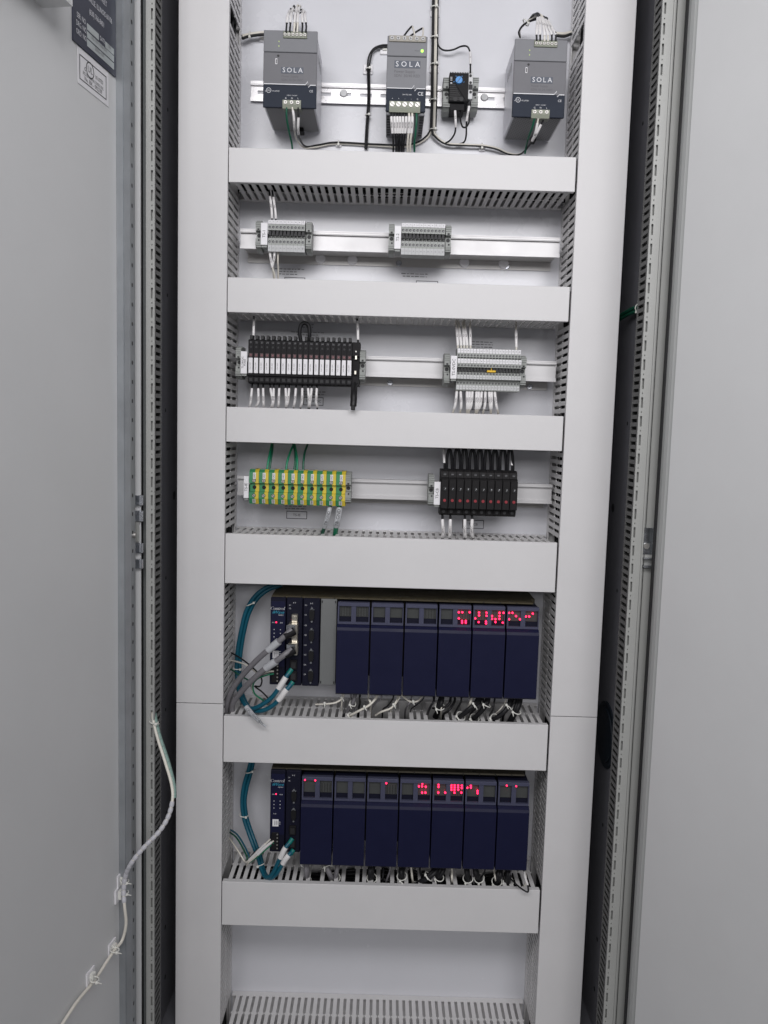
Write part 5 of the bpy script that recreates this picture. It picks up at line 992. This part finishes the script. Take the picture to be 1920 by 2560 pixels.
# lower rack cables
wire('left teal network cable beside the lower rack', P(V11, (330, 230, .07), (300, 340, .072), (262, 470, .074), (245, 620, .074), (262, 770, .072), (310, 920, .066), (355, 1040, .056), (400, 1160, .04), (430, 1260, .026), (470, 1330, .012), (530, 1300, .004), (590, 1180, .0), (650, 1060, -.002), (712, 985, .004)), 0.0034, wteal_m, ((0.885, 0.955),), 'teal network cables', name='network_cable', cat='cable', n=10)
wire('right teal network cable beside the lower rack', P(V11, (355, 230, .074), (328, 350, .076), (292, 480, .078), (272, 620, .078), (290, 770, .076), (338, 920, .07), (382, 1040, .06), (425, 1160, .044), (450, 1270, .03), (500, 1340, .012), (570, 1300, .004), (630, 1200, .0), (680, 1130, -.002), (722, 1085, .004)), 0.0034, wteal_m, ((0.905, 0.97),), 'teal network cables', name='network_cable', cat='cable', n=10)
for vx, vy, lb in ((705, 990, 'upper plug'), (715, 1095, 'lower plug')):
    c = V11(vx, vy, .003); m = MB(); d = Vector((0.55, 0.35, 0.75)).normalized(); m.cyl(c-d*0.004, d*0.009, 0.0038, 10); tag(m.build('cable_boot', boot_m), 'green teal boot at the %s of the lower rack cables' % lb, 'cable boot', 'plug boots')
tie('nylon tie at the top of the teal bundle beside the lower rack', V11(318, 330, .074), (-0.3, 0, 1), 0.0078); tie('nylon tie at the middle of the teal bundle beside the lower rack', V11(262, 745, .075), (0.1, 0, 1), 0.0076); tie('nylon tie low on the teal bundle beside the lower rack', V11(415, 1215, .036), (0.4, -0.3, -1), 0.0076)
wire('dark blue wire from the left duct beside the lower rack', P(V11, (130, 880, .09), (200, 930, .07), (265, 1030, .05), (310, 1130, .03), (320, 1190, .03)), 0.0015, wteal_m); wire('green striped wire from the left duct beside the lower rack', P(V11, (125, 905, .09), (190, 955, .07), (250, 1050, .05), (290, 1140, .03), (300, 1200, .03)), 0.0015, wgreen_m)
wire('white wire from the left duct beside the lower rack', P(V11, (110, 940, .09), (160, 1010, .06), (220, 1100, .04), (270, 1180, .03), (300, 1180, .02), (420, 1060, .01), (510, 975, .006)), 0.0015, wwhite_m, ((0.62, 0.92),)); wire('yellow striped wire plugged into the lower processor module', P(V11, (545, 985, .006), (470, 1045, .008), (380, 1130, .012), (310, 1190, .02), (290, 1220, .035)), 0.0016, wwhite_m, ((0.05, 0.45),)); wire('thin black wire plugged into the lower processor module', P(V11, (500, 990, .008), (420, 1050, .012), (350, 1110, .016), (300, 1180, .025)), 0.0013, wblack_m)
wire('thin green wire plugged into the lower processor module', P(V11, (545, 1005, .006), (470, 1070, .01), (390, 1140, .016), (310, 1200, .028)), 0.0012, wgreen2_m)
for k, (V, pts, mm, ts) in enumerate(((V11, ((845, 1170, .03), (848, 1240, .016), (850, 1320, .02), (850, 1400, .05)), wgrey_m, ((0.1, 0.0), (0.7, 0.0))), (V11, ((1040, 1180, .03), (1055, 1250, .018), (1085, 1330, .02), (1100, 1410, .05)), wgrey_m, ((0.15, 0.001),)), (V11, ((1150, 1190, .03), (1140, 1260, .02), (1120, 1350, .03), (1110, 1410, .06)), wgrey_m, ((0.4, 0.0),)), (V11, ((1475, 1190, .03), (1472, 1270, .018), (1468, 1350, .026), (1460, 1420, .05)), wblack_m, ((0.45, 0.0),)),
        (V12, ((300, 1110, .03), (290, 1180, .018), (300, 1250, .026), (300, 1320, .05)), wblack_m, ((0.3, 0.008),)), (V12, ((600, 1110, .03), (570, 1170, .016), (500, 1230, .014), (430, 1280, .026), (400, 1330, .05)), wblack_m, ((0.3, 0.004), (0.8, 0.0))), (V12, ((660, 1110, .03), (640, 1170, .018), (600, 1240, .024), (570, 1320, .05)), wblack_m, ((0.35, 0.003),)), (V12, ((850, 1110, .03), (860, 1180, .016), (865, 1250, .026), (860, 1320, .05)), wblack_m, ((0.4, 0.0),)), (V12, ((930, 1110, .03), (940, 1180, .018), (970, 1250, .028), (985, 1320, .05)), wblack_m, ((0.4, 0.001),)),
        (V12, ((1135, 1130, .03), (1130, 1200, .016), (1110, 1270, .026), (1100, 1330, .05)), wblack_m, ((0.45, 0.003),)), (V12, ((1215, 1130, .03), (1220, 1200, .016), (1210, 1270, .026), (1200, 1330, .05)), wblack_m, ((0.45, 0.001),)))): drop('%s bundle from the left under the lower rack' % ORD[k], V, pts, 0.0062, mm, ts, strands=4)
wire('black wire looping over the duct edge at the lower right', P(V12, (1230, 1230, .02), (1290, 1290, .0), (1350, 1335, -.012), (1383, 1345, -.010), (1380, 1290, -.002), (1358, 1220, .008), (1345, 1140, .02)), 0.0014, wblack_m, ((0.66, 0.92),)); wire('thin white wire looping at the lower right duct end', P(V12, (1340, 1130, .025), (1365, 1210, .015), (1360, 1280, .015), (1330, 1310, .02)), 0.0012, wwhite_m)

# ================================================================== cable on the door and side gap
def dd(x, y, off): return dpt(80+x*480/1327, 1760+y*480/1327, off)
pts = [VB(822, -40, -.100), VB(836, 100, -.112), VB(866, 230, -.125), VB(920, 400, -.140), VB(962, 545, -.150), VB(972, 650, -.158), VB(945, 770, -.166), VB(880, 880, -.174), VB(775, 990, -.182), VB(690, 1095, -.188), dd(648, 1185, .014), dd(634, 1290, .012), dd(640, 1400, .016), dd(650, 1520, .016), dd(622, 1635, .010), dd(560, 1715, .008), dd(435, 1905, .006), dd(310, 2060, .006), dd(190, 2240, .006), dd(60, 2420, .006)]
wire('white grounding cable crossing from the left post down the open door', pts, 0.0022, wwhite_m, (), None, 'door_cable', 'cable', n=10)
pts2 = [VB(828, -40, -.098), VB(850, 100, -.108), VB(882, 230, -.120), VB(938, 400, -.136), VB(978, 560, -.148), VB(984, 650, -.156)]
o = wire('teal wire strapped beside the white door cable', pts2, 0.0034, mat('wire_pale_teal', S(122, 150, 142), 0.45), (), None, 'wire', 'wire')
sp = spline(pts2, 10); w_ = MB()
for j in range(12, len(sp)-2, 3): w_.ring(sp[j], sp[j+1]-sp[j], 0.0034, 0.0037, 10); w_.tube([sp[j], sp[j].lerp(sp[j+1], 0.12)], 0.0037, 10)
w_.build('wrap_joint', dull_grey_m, o)
sp = spline(pts, 10); w_ = MB(); seg = sp[52:119]; Ls = sum((q-p).length for p, q in zip(seg, seg[1:])); nt_ = int(Ls/0.0085)
for j in range(nt_):
    q = cut(seg, j/nt_, (j+0.86)/nt_); w_.tube([q[0], q[2], q[4], q[6], q[8]], [0.0031, 0.0034, 0.0035, 0.0034, 0.0031], 10)
tag(w_.build('spiral_wrap', spiral_m), 'clear spiral wrap wound round the door cable', 'spiral wrap')
def dmount(x, y, lab):
    p = dd(x, y, 0.0); u, z = (p-DH).dot(DU), p.z; t = thing('tie_mount', lab, 'tie mount', p, 'adhesive tie mounts'); m = MB(); dbox(m, u-0.010, u+0.010, z-0.010, z+0.010, 0.0004, 0.003); m.build('base', white_m, t)
    m = MB(); dbox(m, u-0.004, u+0.004, z-0.006, z+0.006, 0.0031, 0.0075); m.build('bridge', tie_m, t)
for x, y, lab in ((606, 1212, 'upper white tie mount at the edge of the open door'), (590, 1312, 'second white tie mount at the edge of the open door'), (545, 1685, 'third white tie mount down the open door'), (395, 1885, 'lowest white tie mount on the open door')): dmount(x, y, lab)
for x, y, lab in ((640, 1222, 'nylon tie at the upper door mount'), (638, 1300, 'nylon tie at the second door mount'), (572, 1700, 'nylon tie at the third door mount'), (432, 1905, 'nylon tie at the lowest door mount')): tie(lab, dd(x, y, .010), (0.1, 0, 1), 0.0058, tail=(0.008, -0.004, 0.001))
tie('nylon tie holding the cable to the left frame post', VB(842, 125, -.114), (0.2, 0, 1), 0.0062, tail=(0.006, -0.004, 0.002))
g0 = [at(1545, 792, .06), at(1575, 775, .02), at(1600, 765, -.03), at(1640, 752, -.085)]
wire('upper dark green wire crossing the gap beside the right duct', g0, 0.0030, wgreen_m, (), 'green wires beside the right duct'); wire('lower dark green wire crossing the gap beside the right duct', [p+Vector((0, 0.004, -0.006)) for p in g0], 0.0026, wgreen_m, (), 'green wires beside the right duct'); tie('dark tie round the green wires beside the right duct', g0[2]-Vector((0, 0, 0.003)), g0[2]-g0[1], 0.0068)
# large dark hose end seen in the right gap
c = Vector((0.6285, 0.05, at(1496, 1830, .06).z)); m = MB(); m.cyl(c, (0.003, 0, 0), 0.055, 32); m.cyl(c-Vector((0.002, 0, 0)), (0.002, 0, 0), 0.045, 32); tag(m.build('cable_grommet', mat('dark_teal_rubber', (0.010, 0.016, 0.024), 0.5)), 'dark round grommet half hidden behind the right duct', 'grommet')

for o in bpy.data.objects:
    if '_o' in o: del o['_o']
